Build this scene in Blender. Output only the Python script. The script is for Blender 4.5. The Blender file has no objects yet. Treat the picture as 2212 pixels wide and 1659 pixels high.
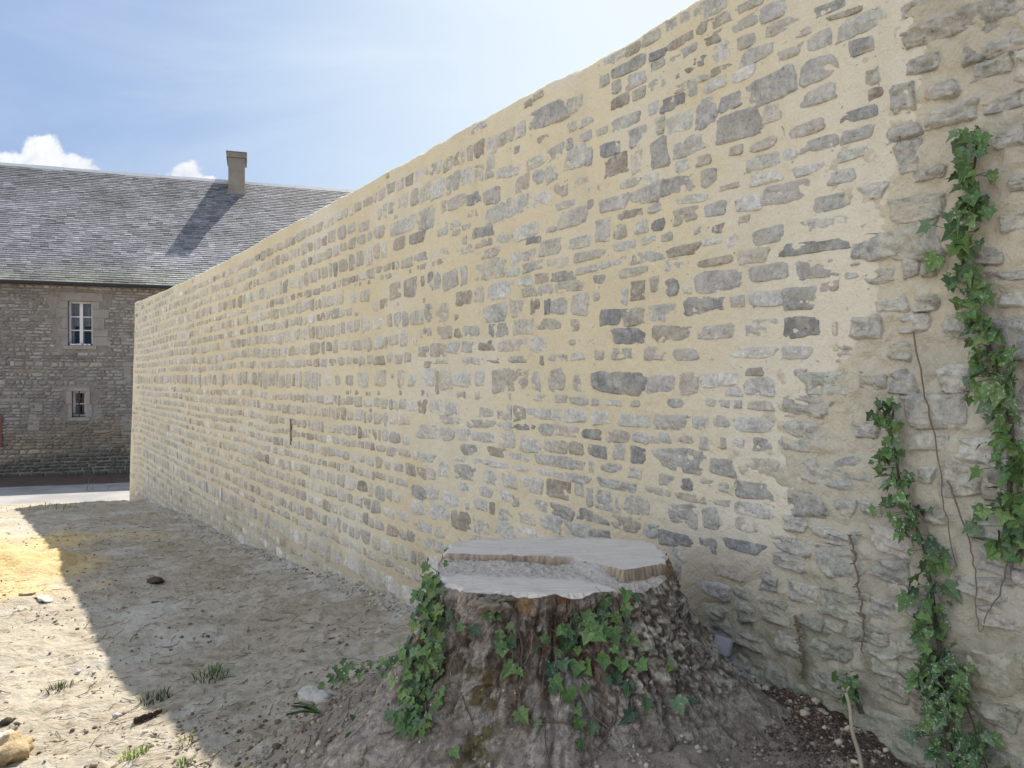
import bpy, math, random
import numpy as np
from mathutils import Vector
from mathutils.bvhtree import BVHTree

# ------------------------------------------------------------------ camera, light, exposure
F, CX, HY = 1661.0, 1106.0, 819.0          # photograph measured on a 2212 px wide view
scene = bpy.context.scene
COL = scene.collection
cam_d = bpy.data.cameras.new('camera'); cam = bpy.data.objects.new('camera', cam_d); COL.objects.link(cam)
cam_d.sensor_width = 36.0; cam_d.lens = F / 2212.0 * 36.0
cam_d.clip_start = 0.05; cam_d.clip_end = 3000
cam.location = (0, 0, 0); cam.rotation_euler = (math.radians(90) - math.atan(10.5 / F), 0, 0)
scene.camera = cam
SUN = np.array([0.728, 2.93, 3.96]); SUN /= np.linalg.norm(SUN)
SUN_EL = math.asin(SUN[2]); SUN_AZ = math.atan2(SUN[0], SUN[1])
sun_d = bpy.data.lights.new('sun', 'SUN'); sun_d.energy = 4.2; sun_d.angle = math.radians(0.53); sun_d.color = (1.0, 0.94, 0.84)
sun = bpy.data.objects.new('sun', sun_d); COL.objects.link(sun)
sun.rotation_euler = Vector(SUN).to_track_quat('Z', 'Y').to_euler(); sun.location = (10, 30, 40)
scene.view_settings.view_transform = 'Standard'; scene.view_settings.look = 'None'
scene.view_settings.exposure = 1.0; scene.view_settings.gamma = 1.0
SKY = 0.15
BACK_FILL = (5.2, 5.45, 5.9)          # unseen cloud glow added behind the camera to brighten the shaded wall

# ------------------------------------------------------------------ node helpers
class NT:
    def __init__(s, tree): s.t = tree; s.n = tree.nodes; s.l = tree.links
    def node(s, typ, **kw):
        nd = s.n.new(typ)
        for k, v in kw.items(): setattr(nd, k, v)
        return nd
    def put(s, sock, v):
        if isinstance(v, bpy.types.NodeSocket): s.l.new(v, sock)
        elif v is not None:
            if sock.type == 'RGBA' and not hasattr(v, '__len__'): v = (v, v, v, 1)
            if sock.type == 'RGBA' and len(v) == 3: v = (*v, 1)
            sock.default_value = v
    def math(s, op, a, b=None, c=None, clamp=False):
        nd = s.node('ShaderNodeMath', operation=op, use_clamp=clamp)
        s.put(nd.inputs[0], a)
        if b is not None: s.put(nd.inputs[1], b)
        if c is not None: s.put(nd.inputs[2], c)
        return nd.outputs[0]
    def vmath(s, op, a, b=None, scale=None):
        nd = s.node('ShaderNodeVectorMath', operation=op)
        s.put(nd.inputs[0], a)
        if b is not None: s.put(nd.inputs[1], b)
        if scale is not None: s.put(nd.inputs['Scale'], scale)
        return nd.outputs['Value'] if op in ('DOT_PRODUCT', 'LENGTH', 'DISTANCE') else nd.outputs[0]
    def noise(s, vec, scale, detail=4, rough=0.55, dist=0.0):
        nd = s.node('ShaderNodeTexNoise')
        s.put(nd.inputs['Vector'], vec)
        nd.inputs['Scale'].default_value = scale; nd.inputs['Detail'].default_value = detail
        nd.inputs['Roughness'].default_value = rough; nd.inputs['Distortion'].default_value = dist
        return nd.outputs['Fac']
    def vor(s, vec, scale, feature='F1', rnd=1.0):
        nd = s.node('ShaderNodeTexVoronoi', feature=feature)
        s.put(nd.inputs['Vector'], vec); nd.inputs['Scale'].default_value = scale
        nd.inputs['Randomness'].default_value = rnd
        return nd.outputs['Distance']
    def ramp(s, fac, lo, hi, a=0.0, b=1.0):
        nd = s.node('ShaderNodeMapRange', interpolation_type='SMOOTHSTEP')
        s.put(nd.inputs['Value'], fac)
        for i, v in zip(('From Min', 'From Max', 'To Min', 'To Max'), (lo, hi, a, b)): nd.inputs[i].default_value = v
        return nd.outputs[0]
    def mix(s, fac, a, b, mode='MIX'):
        nd = s.node('ShaderNodeMix', data_type='RGBA', blend_type=mode, clamp_factor=True)
        s.put(nd.inputs[0], fac); s.put(nd.inputs[6], a); s.put(nd.inputs[7], b)
        return nd.outputs[2]
    def gain(s, col, k):          # colour times a number
        return s.vmath('SCALE', col, scale=k)
    def attr(s, name):
        return s.node('ShaderNodeAttribute', attribute_name=name)
    def bump(s, h, dist, strength=1.0, normal=None):
        nd = s.node('ShaderNodeBump'); s.put(nd.inputs['Height'], h)
        nd.inputs['Distance'].default_value = dist; nd.inputs['Strength'].default_value = strength
        if normal is not None: s.l.new(normal, nd.inputs['Normal'])
        return nd.outputs[0]

def material(name, fn, rough=0.9, spec=0.2):
    m = bpy.data.materials.new(name); m.use_nodes = True
    t = NT(m.node_tree); b = m.node_tree.nodes['Principled BSDF']
    b.inputs['Roughness'].default_value = rough; b.inputs['Specular IOR Level'].default_value = spec
    pos = t.node('ShaderNodeTexCoord').outputs['Object']
    r = fn(t, pos)
    col, nrm = r[0], r[1]
    t.put(b.inputs['Base Color'], col)
    if nrm is not None: t.l.new(nrm, b.inputs['Normal'])
    if len(r) > 2:
        for k, v in r[2].items(): t.put(b.inputs[k], v)
    return m

# ------------------------------------------------------------------ sky
world = bpy.data.worlds.new('World'); scene.world = world; world.use_nodes = True
w = NT(world.node_tree); w.n.clear()
sky = w.node('ShaderNodeTexSky', sky_type='NISHITA'); sky.sun_disc = False
sky.sun_elevation = SUN_EL; sky.sun_rotation = SUN_AZ
sky.air_density = 1.0; sky.dust_density = 1.2; sky.ozone_density = 1.6; sky.altitude = 50
d = w.vmath('NORMALIZE', w.node('ShaderNodeTexCoord').outputs['Generated'])
sep = w.node('ShaderNodeSeparateXYZ'); w.l.new(d, sep.inputs[0])
yy = w.math('MAXIMUM', sep.outputs[1], 0.02)
gu = w.math('DIVIDE', sep.outputs[0], yy); gv = w.math('DIVIDE', sep.outputs[2], yy)
front = w.ramp(sep.outputs[1], -0.05, 0.25)
g2 = w.node('ShaderNodeCombineXYZ'); w.l.new(gu, g2.inputs[0]); w.l.new(gv, g2.inputs[1])
puff = w.noise(g2.outputs[0], 22.0, 7, 0.6, 0.3)
puff2 = w.noise(g2.outputs[0], 60.0, 5, 0.6)
def lobe(x, y, rx, ry):
    a = w.math('DIVIDE', w.math('SUBTRACT', gu, (x - CX) / F), rx / F)
    b = w.math('DIVIDE', w.math('SUBTRACT', gv, (HY - y) / F), ry / F)
    return w.math('SUBTRACT', 1.0, w.math('SQRT', w.math('ADD', w.math('MULTIPLY', a, a), w.math('MULTIPLY', b, b))))
den = None
for L in [(95, 352, 62, 62), (60, 375, 80, 52), (150, 372, 78, 46), (-12, 368, 48, 42), (190, 374, 42, 24), (402, 382, 42, 36), (370, 398, 36, 20), (440, 402, 34, 22)]:
    o = lobe(*L); den = o if den is None else w.math('MAXIMUM', den, o)
den = w.math('ADD', den, w.math('MULTIPLY', w.math('SUBTRACT', puff, 0.5), 1.5))
den = w.math('ADD', den, w.math('MULTIPLY', w.math('SUBTRACT', puff2, 0.5), 0.45))
cum = w.math('MULTIPLY', w.ramp(den, 0.0, 0.28), front)
shade = w.ramp(w.math('ADD', puff, w.math('MULTIPLY', puff2, 0.4)), 0.45, 0.85)
cumc = w.mix(shade, (2.25, 2.45, 2.9), (3.3, 3.35, 3.4))
# high thin veil, thicker towards the sun
st = w.node('ShaderNodeMapping'); w.l.new(g2.outputs[0], st.inputs[0]); st.inputs['Scale'].default_value = (1.0, 3.0, 1); st.inputs['Rotation'].default_value = (0, 0, -0.35)
ci = w.noise(st.outputs[0], 2.2, 7, 0.58, 0.5)
sd = w.vmath('DOT_PRODUCT', d, tuple(SUN))
glow = w.ramp(sd, 0.62, 0.93)
right = w.ramp(gu, -0.75, 0.30)
lift = w.ramp(gv, 0.05, 0.42, 0.55, 1.0)
base = w.mix(right, (1.10, 1.50, 2.35), (1.85, 2.40, 2.95))
streak = w.math('MULTIPLY', w.ramp(ci, 0.38, 0.72), w.math('ADD', 0.25, w.math('MULTIPLY', right, 0.75)))
base = w.mix(w.math('MULTIPLY', streak, 0.75), base, (2.5, 2.9, 3.2))
base = w.mix(w.math('MULTIPLY', w.ramp(gu, -0.48, 0.18), lift), base, (2.75, 3.0, 3.2))
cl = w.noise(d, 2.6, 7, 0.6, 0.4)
backc = w.mix(w.math('MULTIPLY', w.ramp(cl, 0.30, 0.50), w.ramp(w.vmath('DOT_PRODUCT', d, (-0.80, -0.52, 0.28)), 0.42, 0.82)), (0.85, 1.25, 2.1), BACK_FILL)  # added fill glow, aimed at the wall's shaded face
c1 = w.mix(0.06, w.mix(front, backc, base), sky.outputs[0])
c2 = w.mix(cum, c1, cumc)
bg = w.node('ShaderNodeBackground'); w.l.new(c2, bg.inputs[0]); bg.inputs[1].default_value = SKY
wo = w.node('ShaderNodeOutputWorld'); w.l.new(bg.outputs[0], wo.inputs[0])

# ------------------------------------------------------------------ numpy noise and mesh helpers
rng = np.random.default_rng(7)
random.seed(7)
def _h(ix, iy, seed):
    n = (ix.astype(np.int64) * 374761393 + iy.astype(np.int64) * 668265263 + seed * 1442695041) & 0xFFFFFFFF
    n = ((n ^ (n >> 13)) * 1274126177) & 0xFFFFFFFF
    n = ((n ^ (n >> 15)) * 2246822519) & 0xFFFFFFFF
    return ((n ^ (n >> 16)) & 0xFFFFFF) / float(0xFFFFFF)
def vnoise(x, y, seed=0):
    x = np.asarray(x, float); y = np.asarray(y, float)
    ix = np.floor(x); iy = np.floor(y); fx = x - ix; fy = y - iy
    fx = fx * fx * fx * (fx * (fx * 6 - 15) + 10); fy = fy * fy * fy * (fy * (fy * 6 - 15) + 10)
    a = _h(ix, iy, seed); b = _h(ix + 1, iy, seed); c = _h(ix, iy + 1, seed); e = _h(ix + 1, iy + 1, seed)
    return (a * (1 - fx) + b * fx) * (1 - fy) + (c * (1 - fx) + e * fx) * fy - 0.5
def fbm(x, y, seed=0, octv=4, g=0.5):
    s = 0; a = 1.0
    for k in range(octv):
        s = s + a * vnoise(x * 2 ** k + 17.3 * k, y * 2 ** k - 9.1 * k, seed + k); a *= g
    return s
def smooth(a, b, x):
    t = np.clip((np.asarray(x, float) - a) / (b - a), 0, 1); return t * t * (3 - 2 * t)

def link(name, me, mat, parent=None, sm=True):
    o = bpy.data.objects.new(name, me); COL.objects.link(o)
    if mat is not None: me.materials.append(mat)
    me.polygons.foreach_set('use_smooth', np.full(len(me.polygons), bool(sm)))
    if parent is not None: o.parent = parent
    return o
def mesh_np(name, V, faces, mat, parent=None, tint=None, extra=None, sm=True):
    """faces: list of int arrays, each (n, k)"""
    V = np.ascontiguousarray(V, np.float32)
    me = bpy.data.meshes.new(name)
    loops = np.concatenate([f.ravel() for f in faces]).astype(np.int32)
    tot = np.concatenate([np.full(len(f), f.shape[1], np.int32) for f in faces])
    start = np.concatenate([[0], np.cumsum(tot)[:-1]]).astype(np.int32)
    me.vertices.add(len(V)); me.vertices.foreach_set('co', V.ravel())
    me.loops.add(len(loops)); me.loops.foreach_set('vertex_index', loops)
    me.polygons.add(len(tot)); me.polygons.foreach_set('loop_start', start); me.polygons.foreach_set('loop_total', tot)
    for nm, arr in (('tint', tint), ('extra', extra)):
        if arr is None: continue
        a = me.attributes.new(nm, 'FLOAT_COLOR', 'POINT')
        buf = np.ones((len(V), 4), np.float32); buf[:, :3] = arr
        a.data.foreach_set('color', buf.ravel())
    me.update(calc_edges=True); me.validate()
    return link(name, me, mat, parent, sm)
def grid_faces(nu, nv, wrap=False, flip=False):
    i = np.arange(nu if wrap else nu - 1); j = np.arange(nv - 1)
    I, J = np.meshgrid(i, j, indexing='ij'); I2 = (I + 1) % nu
    f = np.stack([I * nv + J, I2 * nv + J, I2 * nv + J + 1, I * nv + J + 1], -1).reshape(-1, 4)
    return f[:, ::-1] if flip else f
class MB:                      # collects boxes, tubes, loose polygons into one mesh
    def __init__(s): s.v = []; s.f = {}; s.c = []; s.e = []; s.n = 0
    def add(s, V, faces, col=(1, 1, 1), ex=None):
        V = np.asarray(V, float).reshape(-1, 3)
        for f in faces:
            f = np.asarray(f)
            s.f.setdefault(f.shape[-1], []).append(f.reshape(-1, f.shape[-1]) + s.n)
        s.v.append(V); s.c.append(np.broadcast_to(np.asarray(col, float), V.shape).copy())
        s.e.append(np.zeros(V.shape) if ex is None else np.asarray(ex, float)); s.n += len(V)
    def box(s, o, ax, ay, az, col=(1, 1, 1)):
        o, ax, ay, az = (np.asarray(q, float) for q in (o, ax, ay, az))
        V = [o, o + ax, o + ax + ay, o + ay, o + az, o + ax + az, o + ax + ay + az, o + ay + az]
        Q = [(0, 3, 2, 1), (4, 5, 6, 7), (0, 1, 5, 4), (1, 2, 6, 5), (2, 3, 7, 6), (3, 0, 4, 7)]
        s.add(V, [np.array(Q)], col)
    def tube(s, pts, rad, seg=6, col=(1, 1, 1), cap=True):
        P = np.asarray(pts, float); n = len(P); R = np.broadcast_to(np.asarray(rad, float), (n,))
        T = np.gradient(P, axis=0); T /= np.linalg.norm(T, axis=1)[:, None] + 1e-9
        up = np.array([0.31, 0.22, 0.92]); A = np.cross(T, up); A /= np.linalg.norm(A, axis=1)[:, None] + 1e-9
        B = np.cross(T, A); th = np.arange(seg) / seg * 2 * np.pi
        V = P[:, None] + R[:, None, None] * (np.cos(th)[None, :, None] * A[:, None] + np.sin(th)[None, :, None] * B[:, None])
        i = np.arange(n - 1); j = np.arange(seg); I, J = np.meshgrid(i, j, indexing='ij'); J2 = (J + 1) % seg
        f = np.stack([I * seg + J, I * seg + J2, (I + 1) * seg + J2, (I + 1) * seg + J], -1).reshape(-1, 4)
        fs = [f]
        if cap: fs.append(np.array([list(range(seg))[::-1], [(n - 1) * seg + k for k in range(seg)]]))
        s.add(V.reshape(-1, 3), fs, col)
    def build(s, name, mat, parent=None, sm=False):
        return mesh_np(name, np.concatenate(s.v), [np.concatenate(q) for q in s.f.values()], mat, parent,
                       np.concatenate(s.c), np.concatenate(s.e), sm)
def thing(o, label, cat, group=None):
    o['label'] = label; o['category'] = cat
    if group: o['group'] = group
    return o
def empty(name, loc, label, cat, group=None):
    o = bpy.data.objects.new(name, None); COL.objects.link(o); o.empty_display_size = 0.2
    o.location = loc
    return thing(o, label, cat, group)
def keep(o, parent):          # parent while the mesh keeps its world coordinates
    o.parent = parent; o.matrix_parent_inverse.translation = -Vector(parent.location)
    return o
def ray(x, y): return np.array([(x - CX) / F, 1.0, (HY - y) / F])

# ------------------------------------------------------------------ materials
def m_tinted(name, amt=0.35, sc=(9, 45), bumpd=0.006, bsc=40, rough=0.92, speck=0.0, streaks=False, spec=0.2, wash=0.0):
    def fn(t, p):
        c = t.attr('tint').outputs['Color']
        a = t.noise(p, sc[0], 4, 0.6); b = t.noise(p, sc[1], 5, 0.65)
        k = t.math('ADD', t.math('MULTIPLY', t.math('SUBTRACT', a, 0.5), amt * 2.4), t.math('MULTIPLY', t.math('SUBTRACT', b, 0.5), amt * 2.8))
        c = t.gain(c, t.math('ADD', 1.0, k))
        if speck:
            c = t.mix(t.math('MULTIPLY', t.ramp(t.noise(p, sc[1] * 1.7, 3, 0.6), 0.62, 0.70), speck), c, (0.04, 0.04, 0.045))
        if streaks:
            mp = t.node('ShaderNodeMapping'); t.l.new(p, mp.inputs[0]); mp.inputs['Scale'].default_value = (3.2, 3.2, 0.8); mp.inputs['Rotation'].default_value = (0.2, 0.1, 0.3)
            g = t.noise(mp.outputs[0], 22, 5, 0.7, 0.6)
            c = t.gain(c, t.math('ADD', 0.72, t.math('MULTIPLY', g, 0.56)))
            c = t.mix(t.math('MULTIPLY', t.ramp(t.noise(p, 16, 4, 0.65), 0.53, 0.68), 0.45), c, (0.60, 0.58, 0.53))
            c = t.mix(t.math('MULTIPLY', t.ramp(t.noise(p, 13, 4, 0.6), 0.62, 0.74), 0.3), c, (0.42, 0.34, 0.23))
        if wash:
            c = t.mix(t.math('MULTIPLY', t.ramp(t.noise(p, 7, 6, 0.68), 0.46, 0.64), wash), c, (0.56, 0.515, 0.41))
        h = t.math('ADD', t.noise(p, bsc, 6, 0.68), t.math('MULTIPLY', t.vor(p, bsc * 0.6), 0.35))
        return c, t.bump(h, bumpd)
    return material(name, fn, rough, spec)
M_STONE = m_tinted('limestone', 0.42, (9, 48), 0.018, 46, speck=0.55, streaks=True, wash=0.45)
M_OLDSTONE = m_tinted('weathered limestone', 0.48, (7, 42), 0.022, 36, speck=0.55, streaks=True, wash=0.5)
M_HOUSE = m_tinted('house rubble', 0.35, (3, 14), 0.02, 14)
M_SLATE = m_tinted('slate', 0.30, (1.2, 9), 0.003, 20, rough=0.65, spec=0.5)
M_PLAIN = m_tinted('plain tinted', 0.16, (4, 30), 0.003, 40)
M_ROCK = m_tinted('loose rock', 0.30, (12, 60), 0.008, 60)
M_BARK = m_tinted('bark', 0.55, (45, 170), 0.030, 70, speck=0.5)
def f_mortar(t, p):
    e = t.attr('extra'); sp = t.node('ShaderNodeSeparateColor'); t.l.new(e.outputs['Color'], sp.inputs[0])
    damp, white = sp.outputs[0], sp.outputs[1]
    big = t.noise(p, 0.9, 4, 0.55); mid = t.noise(p, 6.0, 4, 0.6); fine = t.noise(p, 120, 3, 0.7)
    c = t.mix(t.ramp(big, 0.3, 0.72), (0.585, 0.51, 0.35), (0.65, 0.585, 0.43))
    c = t.mix(t.math('MULTIPLY', t.ramp(mid, 0.5, 0.75), 0.35), c, (0.50, 0.43, 0.29))
    c = t.mix(white, c, (0.635, 0.60, 0.51)); c = t.mix(damp, c, (0.35, 0.305, 0.23))
    strk = t.node('ShaderNodeMapping'); t.l.new(p, strk.inputs[0]); strk.inputs['Scale'].default_value = (1, 1, 0.14)
    c = t.mix(t.math('MULTIPLY', t.ramp(t.noise(strk.outputs[0], 5.5, 5, 0.6), 0.52, 0.74), 0.30), c, (0.47, 0.42, 0.32))
    c = t.mix(t.math('MULTIPLY', t.ramp(t.noise(p, 2.7, 6, 0.65), 0.54, 0.70), 0.35), c, (0.60, 0.575, 0.50))
    pit = t.ramp(t.noise(p, 55, 2, 0.5), 0.70, 0.78)
    c = t.mix(t.math('MULTIPLY', pit, 0.4), c, (0.30, 0.235, 0.13))
    c = t.gain(c, t.math('ADD', 0.88, t.math('MULTIPLY', fine, 0.24)))
    h = t.math('ADD', t.math('MULTIPLY', t.noise(p, 28, 5, 0.65), 1.0), t.math('MULTIPLY', fine, 0.35))
    h = t.math('SUBTRACT', h, t.math('MULTIPLY', pit, 0.4))
    return c, t.bump(h, 0.012)
M_MORTAR = material('new lime mortar', f_mortar, 0.95, 0.1)
def f_oldmortar(t, p):
    e = t.attr('extra'); sp = t.node('ShaderNodeSeparateColor'); t.l.new(e.outputs['Color'], sp.inputs[0])
    big = t.noise(p, 2.0, 5, 0.6); mid = t.noise(p, 11, 4, 0.6); fine = t.noise(p, 110, 4, 0.7)
    c = t.mix(t.ramp(big, 0.35, 0.7), (0.47, 0.435, 0.35), (0.56, 0.525, 0.435))
    c = t.mix(t.math('MULTIPLY', t.ramp(mid, 0.52, 0.72), 0.6), c, (0.37, 0.355, 0.32))
    c = t.mix(t.math('MULTIPLY', sp.outputs[0], t.ramp(t.noise(p, 7, 5, 0.6), 0.35, 0.65)), c, (0.21, 0.20, 0.125))
    c = t.mix(sp.outputs[1], c, (0.60, 0.545, 0.42))
    c = t.gain(c, t.math('ADD', 0.82, t.math('MULTIPLY', fine, 0.36)))
    h = t.math('ADD', t.noise(p, 22, 6, 0.68), t.math('MULTIPLY', fine, 0.3))
    return c, t.bump(h, 0.022)
M_OLDMORTAR = material('old weathered mortar', f_oldmortar, 0.95, 0.1)
def f_ground(t, p):
    e = t.attr('extra'); sp = t.node('ShaderNodeSeparateColor'); t.l.new(e.outputs['Color'], sp.inputs[0])
    st = t.node('ShaderNodeMapping'); t.l.new(p, st.inputs[0]); st.inputs['Rotation'].default_value = (0, 0, 0.5); st.inputs['Scale'].default_value = (1, 2.6, 1)
    big = t.noise(p, 0.8, 4, 0.6); mid = t.noise(st.outputs[0], 4.5, 6, 0.65, 0.4); fine = t.noise(st.outputs[0], 34, 6, 0.72)
    c = t.mix(t.ramp(big, 0.35, 0.66), (0.385, 0.335, 0.255), (0.46, 0.41, 0.325))
    c = t.mix(t.math('MULTIPLY', t.ramp(mid, 0.48, 0.66), 0.65), c, (0.29, 0.235, 0.16))
    c = t.mix(t.math('MULTIPLY', t.ramp(mid, 0.46, 0.34), 0.5), c, (0.55, 0.50, 0.41))
    c = t.mix(t.math('MULTIPLY', t.ramp(fine, 0.56, 0.68), 0.65), c, (0.13, 0.105, 0.08))
    c = t.mix(t.math('MULTIPLY', t.ramp(t.noise(st.outputs[0], 95, 4, 0.7), 0.56, 0.66), 0.5), c, (0.17, 0.14, 0.11))
    c = t.mix(sp.outputs[0], c, t.mix(t.ramp(mid, 0.35, 0.65), (0.20, 0.165, 0.13), (0.33, 0.285, 0.235)))   # dug soil
    c = t.mix(sp.outputs[1], c, t.mix(t.ramp(fine, 0.4, 0.6), (0.55, 0.40, 0.19), (0.66, 0.52, 0.27)))        # spilt sand
    c = t.mix(sp.outputs[2], c, t.mix(t.ramp(fine, 0.35, 0.6), (0.48, 0.45, 0.39), (0.56, 0.53, 0.47)))       # lime dust
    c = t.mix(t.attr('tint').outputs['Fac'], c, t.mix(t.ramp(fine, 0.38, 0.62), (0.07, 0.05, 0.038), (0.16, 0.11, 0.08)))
    h = t.math('ADD', t.math('MULTIPLY', t.noise(st.outputs[0], 18, 7, 0.7), 1.0), t.math('MULTIPLY', t.vor(p, 26), 0.3))
    return c, t.bump(h, 0.022)
M_GROUND = material('dry earth', f_ground, 0.97, 0.08)
def f_road(t, p):
    a = t.noise(p, 1.2, 4, 0.6); b = t.noise(p, 60, 3, 0.7)
    c = t.mix(t.ramp(a, 0.35, 0.65), (0.24, 0.235, 0.23), (0.32, 0.31, 0.30))
    return t.gain(c, t.math('ADD', 0.8, t.math('MULTIPLY', b, 0.4))), t.bump(b, 0.004)
M_ROAD = material('worn asphalt', f_road, 0.9, 0.2)
def f_cut(t, p):
    e = t.attr('extra'); sp = t.node('ShaderNodeSeparateColor'); t.l.new(e.outputs['Color'], sp.inputs[0])
    st = t.node('ShaderNodeMapping'); t.l.new(p, st.inputs[0]); st.inputs['Scale'].default_value = (1.6, 13, 1); st.inputs['Rotation'].default_value = (0, 0, 0.09)
    saw = t.noise(st.outputs[0], 6.0, 5, 0.65, 0.3); mid = t.noise(p, 9, 5, 0.65); fine = t.noise(p, 90, 4, 0.7)
    c = t.mix(t.ramp(saw, 0.36, 0.66), (0.585, 0.535, 0.465), (0.67, 0.625, 0.555))
    c = t.mix(t.math('MULTIPLY', t.ramp(mid, 0.5, 0.68), 0.5), c, (0.46, 0.405, 0.335))
    rg = t.node('ShaderNodeTexWave', wave_type='RINGS', rings_direction='Z'); mr = t.node('ShaderNodeMapping'); t.l.new(p, mr.inputs[0]); mr.inputs['Location'].default_value = (0.02, -0.05, 0); t.l.new(mr.outputs[0], rg.inputs['Vector']); rg.inputs['Scale'].default_value = 26; rg.inputs['Distortion'].default_value = 3.0; rg.inputs['Detail'].default_value = 3; rg.inputs['Detail Scale'].default_value = 1.2
    c = t.mix(t.math('MULTIPLY', t.ramp(rg.outputs['Fac'], 0.55, 0.95), 0.22), c, (0.40, 0.34, 0.27))
    c = t.mix(t.math('MULTIPLY', t.ramp(fine, 0.62, 0.74), 0.5), c, (0.25, 0.21, 0.17))
    c = t.mix(sp.outputs[0], c, t.mix(t.ramp(fine, 0.4, 0.62), (0.42, 0.375, 0.32), (0.56, 0.515, 0.45)))
    grain = t.node('ShaderNodeMapping'); t.l.new(p, grain.inputs[0]); grain.inputs['Scale'].default_value = (60, 60, 6)
    c = t.mix(sp.outputs[1], c, t.mix(t.ramp(t.noise(grain.outputs[0], 1.5, 4, 0.6), 0.35, 0.65), (0.25, 0.19, 0.135), (0.42, 0.34, 0.25)))
    h = t.math('ADD', saw, t.math('MULTIPLY', t.math('ADD', fine, mid), t.math('ADD', 0.3, t.math('MULTIPLY', sp.outputs[0], 1.2))))
    return c, t.bump(h, 0.006)
M_CUT = material('dusty sawn wood', f_cut, 0.9, 0.15)
def f_leaf(t, p):
    c = t.attr('tint').outputs['Color']; e = t.attr('extra')
    sp = t.node('ShaderNodeSeparateColor'); t.l.new(e.outputs['Color'], sp.inputs[0])
    x = t.math('ABSOLUTE', sp.outputs[0]); y = sp.outputs[1]
    v1 = t.ramp(x, 0.012, 0.035, 1, 0)
    q = t.math('ABSOLUTE', t.math('SUBTRACT', t.math('SUBTRACT', y, 0.06), t.math('MULTIPLY', x, 0.45)))
    v2 = t.ramp(q, 0.008, 0.028, 1, 0)
    q3 = t.math('ABSOLUTE', t.math('SUBTRACT', t.math('SUBTRACT', y, 0.30), t.math('MULTIPLY', x, 0.9)))
    v3 = t.ramp(q3, 0.008, 0.028, 0.6, 0)
    vein = t.math('MAXIMUM', v1, t.math('MAXIMUM', v2, v3))
    n = t.noise(p, 70, 4, 0.6)
    c = t.gain(c, t.math('ADD', 0.7, t.math('MULTIPLY', n, 0.6)))
    c = t.mix(t.math('MULTIPLY', vein, 0.35), c, (0.22, 0.30, 0.14))
    dust = t.math('MULTIPLY', t.ramp(t.noise(p, 130, 3, 0.6), 0.55, 0.66), t.ramp(t.noise(p, 6, 2, 0.5), 0.38, 0.56))
    c = t.mix(t.math('MULTIPLY', dust, sp.outputs[2]), c, (0.45, 0.47, 0.40))
    return c, t.bump(t.math('ADD', n, t.math('MULTIPLY', vein, -0.5)), 0.003), {'Transmission Weight': 0.0}
M_LEAF = material('ivy leaf', f_leaf, 0.5, 0.35)
M_LEAF.node_tree.nodes['Principled BSDF'].inputs['Subsurface Weight'].default_value = 0.0
def plain(name, col, rough=0.7, var=0.25, sc=25, bd=0.003, spec=0.25, metal=0.0):
    def fn(t, p):
        n = t.noise(p, sc, 5, 0.6); m = t.noise(p, sc / 6, 3, 0.5)
        k = t.math('ADD', 1 - var, t.math('MULTIPLY', t.math('ADD', n, m), var))
        return t.gain(t.mix(0.0, col, col), k), t.bump(n, bd), {'Metallic': metal}
    return material(name, fn, rough, spec)
M_WHITE = plain('white paint', (0.72, 0.71, 0.67), 0.55, 0.12)
M_IRON = plain('dark iron', (0.035, 0.035, 0.04), 0.6, 0.3)
M_ZINC = plain('zinc', (0.42, 0.43, 0.45), 0.55, 0.2, 4, spec=0.4)
M_RENDER = plain('grey cement render', (0.235, 0.22, 0.195), 0.95, 0.5, 5, 0.01)
M_DRESSED = plain('dressed limestone', (0.29, 0.265, 0.235), 0.95, 0.6, 6, 0.01)
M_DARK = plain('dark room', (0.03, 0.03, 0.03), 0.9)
M_CURTAIN = plain('net curtain', (0.30, 0.30, 0.31), 0.9, 0.15)
M_TWIG = plain('dead twig', (0.17, 0.13, 0.095), 0.9, 0.4, 60)
M_PALETWIG = plain('pale dead stem', (0.36, 0.31, 0.24), 0.9, 0.3, 60)
M_BRICK = plain('red brick', (0.20, 0.085, 0.06), 0.9, 0.3, 12)
def f_sand(t, p):
    a = t.noise(p, 3, 5, 0.6); b = t.noise(p, 30, 6, 0.7)
    c = t.mix(t.ramp(a, 0.35, 0.65), (0.55, 0.40, 0.19), (0.64, 0.51, 0.29))
    c = t.mix(t.math('MULTIPLY', t.ramp(b, 0.56, 0.7), 0.5), c, (0.38, 0.25, 0.10))
    return c, t.bump(b, 0.03)
M_SAND = material('yellow building sand', f_sand, 0.97, 0.1)
gm = bpy.data.materials.new('window glass'); gm.use_nodes = True
t = NT(gm.node_tree); t.n.clear()
gl = t.node('ShaderNodeBsdfGlossy'); gl.inputs['Roughness'].default_value = 0.03; gl.inputs['Color'].default_value = (0.9, 0.95, 1, 1)
tr = t.node('ShaderNodeBsdfTransparent'); fr = t.node('ShaderNodeFresnel'); fr.inputs['IOR'].default_value = 1.6
mx = t.node('ShaderNodeMixShader'); t.l.new(t.math('MULTIPLY', fr.outputs[0], 0.4), mx.inputs[0]); t.l.new(tr.outputs[0], mx.inputs[1]); t.l.new(gl.outputs[0], mx.inputs[2])
ou = t.node('ShaderNodeOutputMaterial'); t.l.new(mx.outputs[0], ou.inputs[0]); M_GLASS = gm

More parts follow.
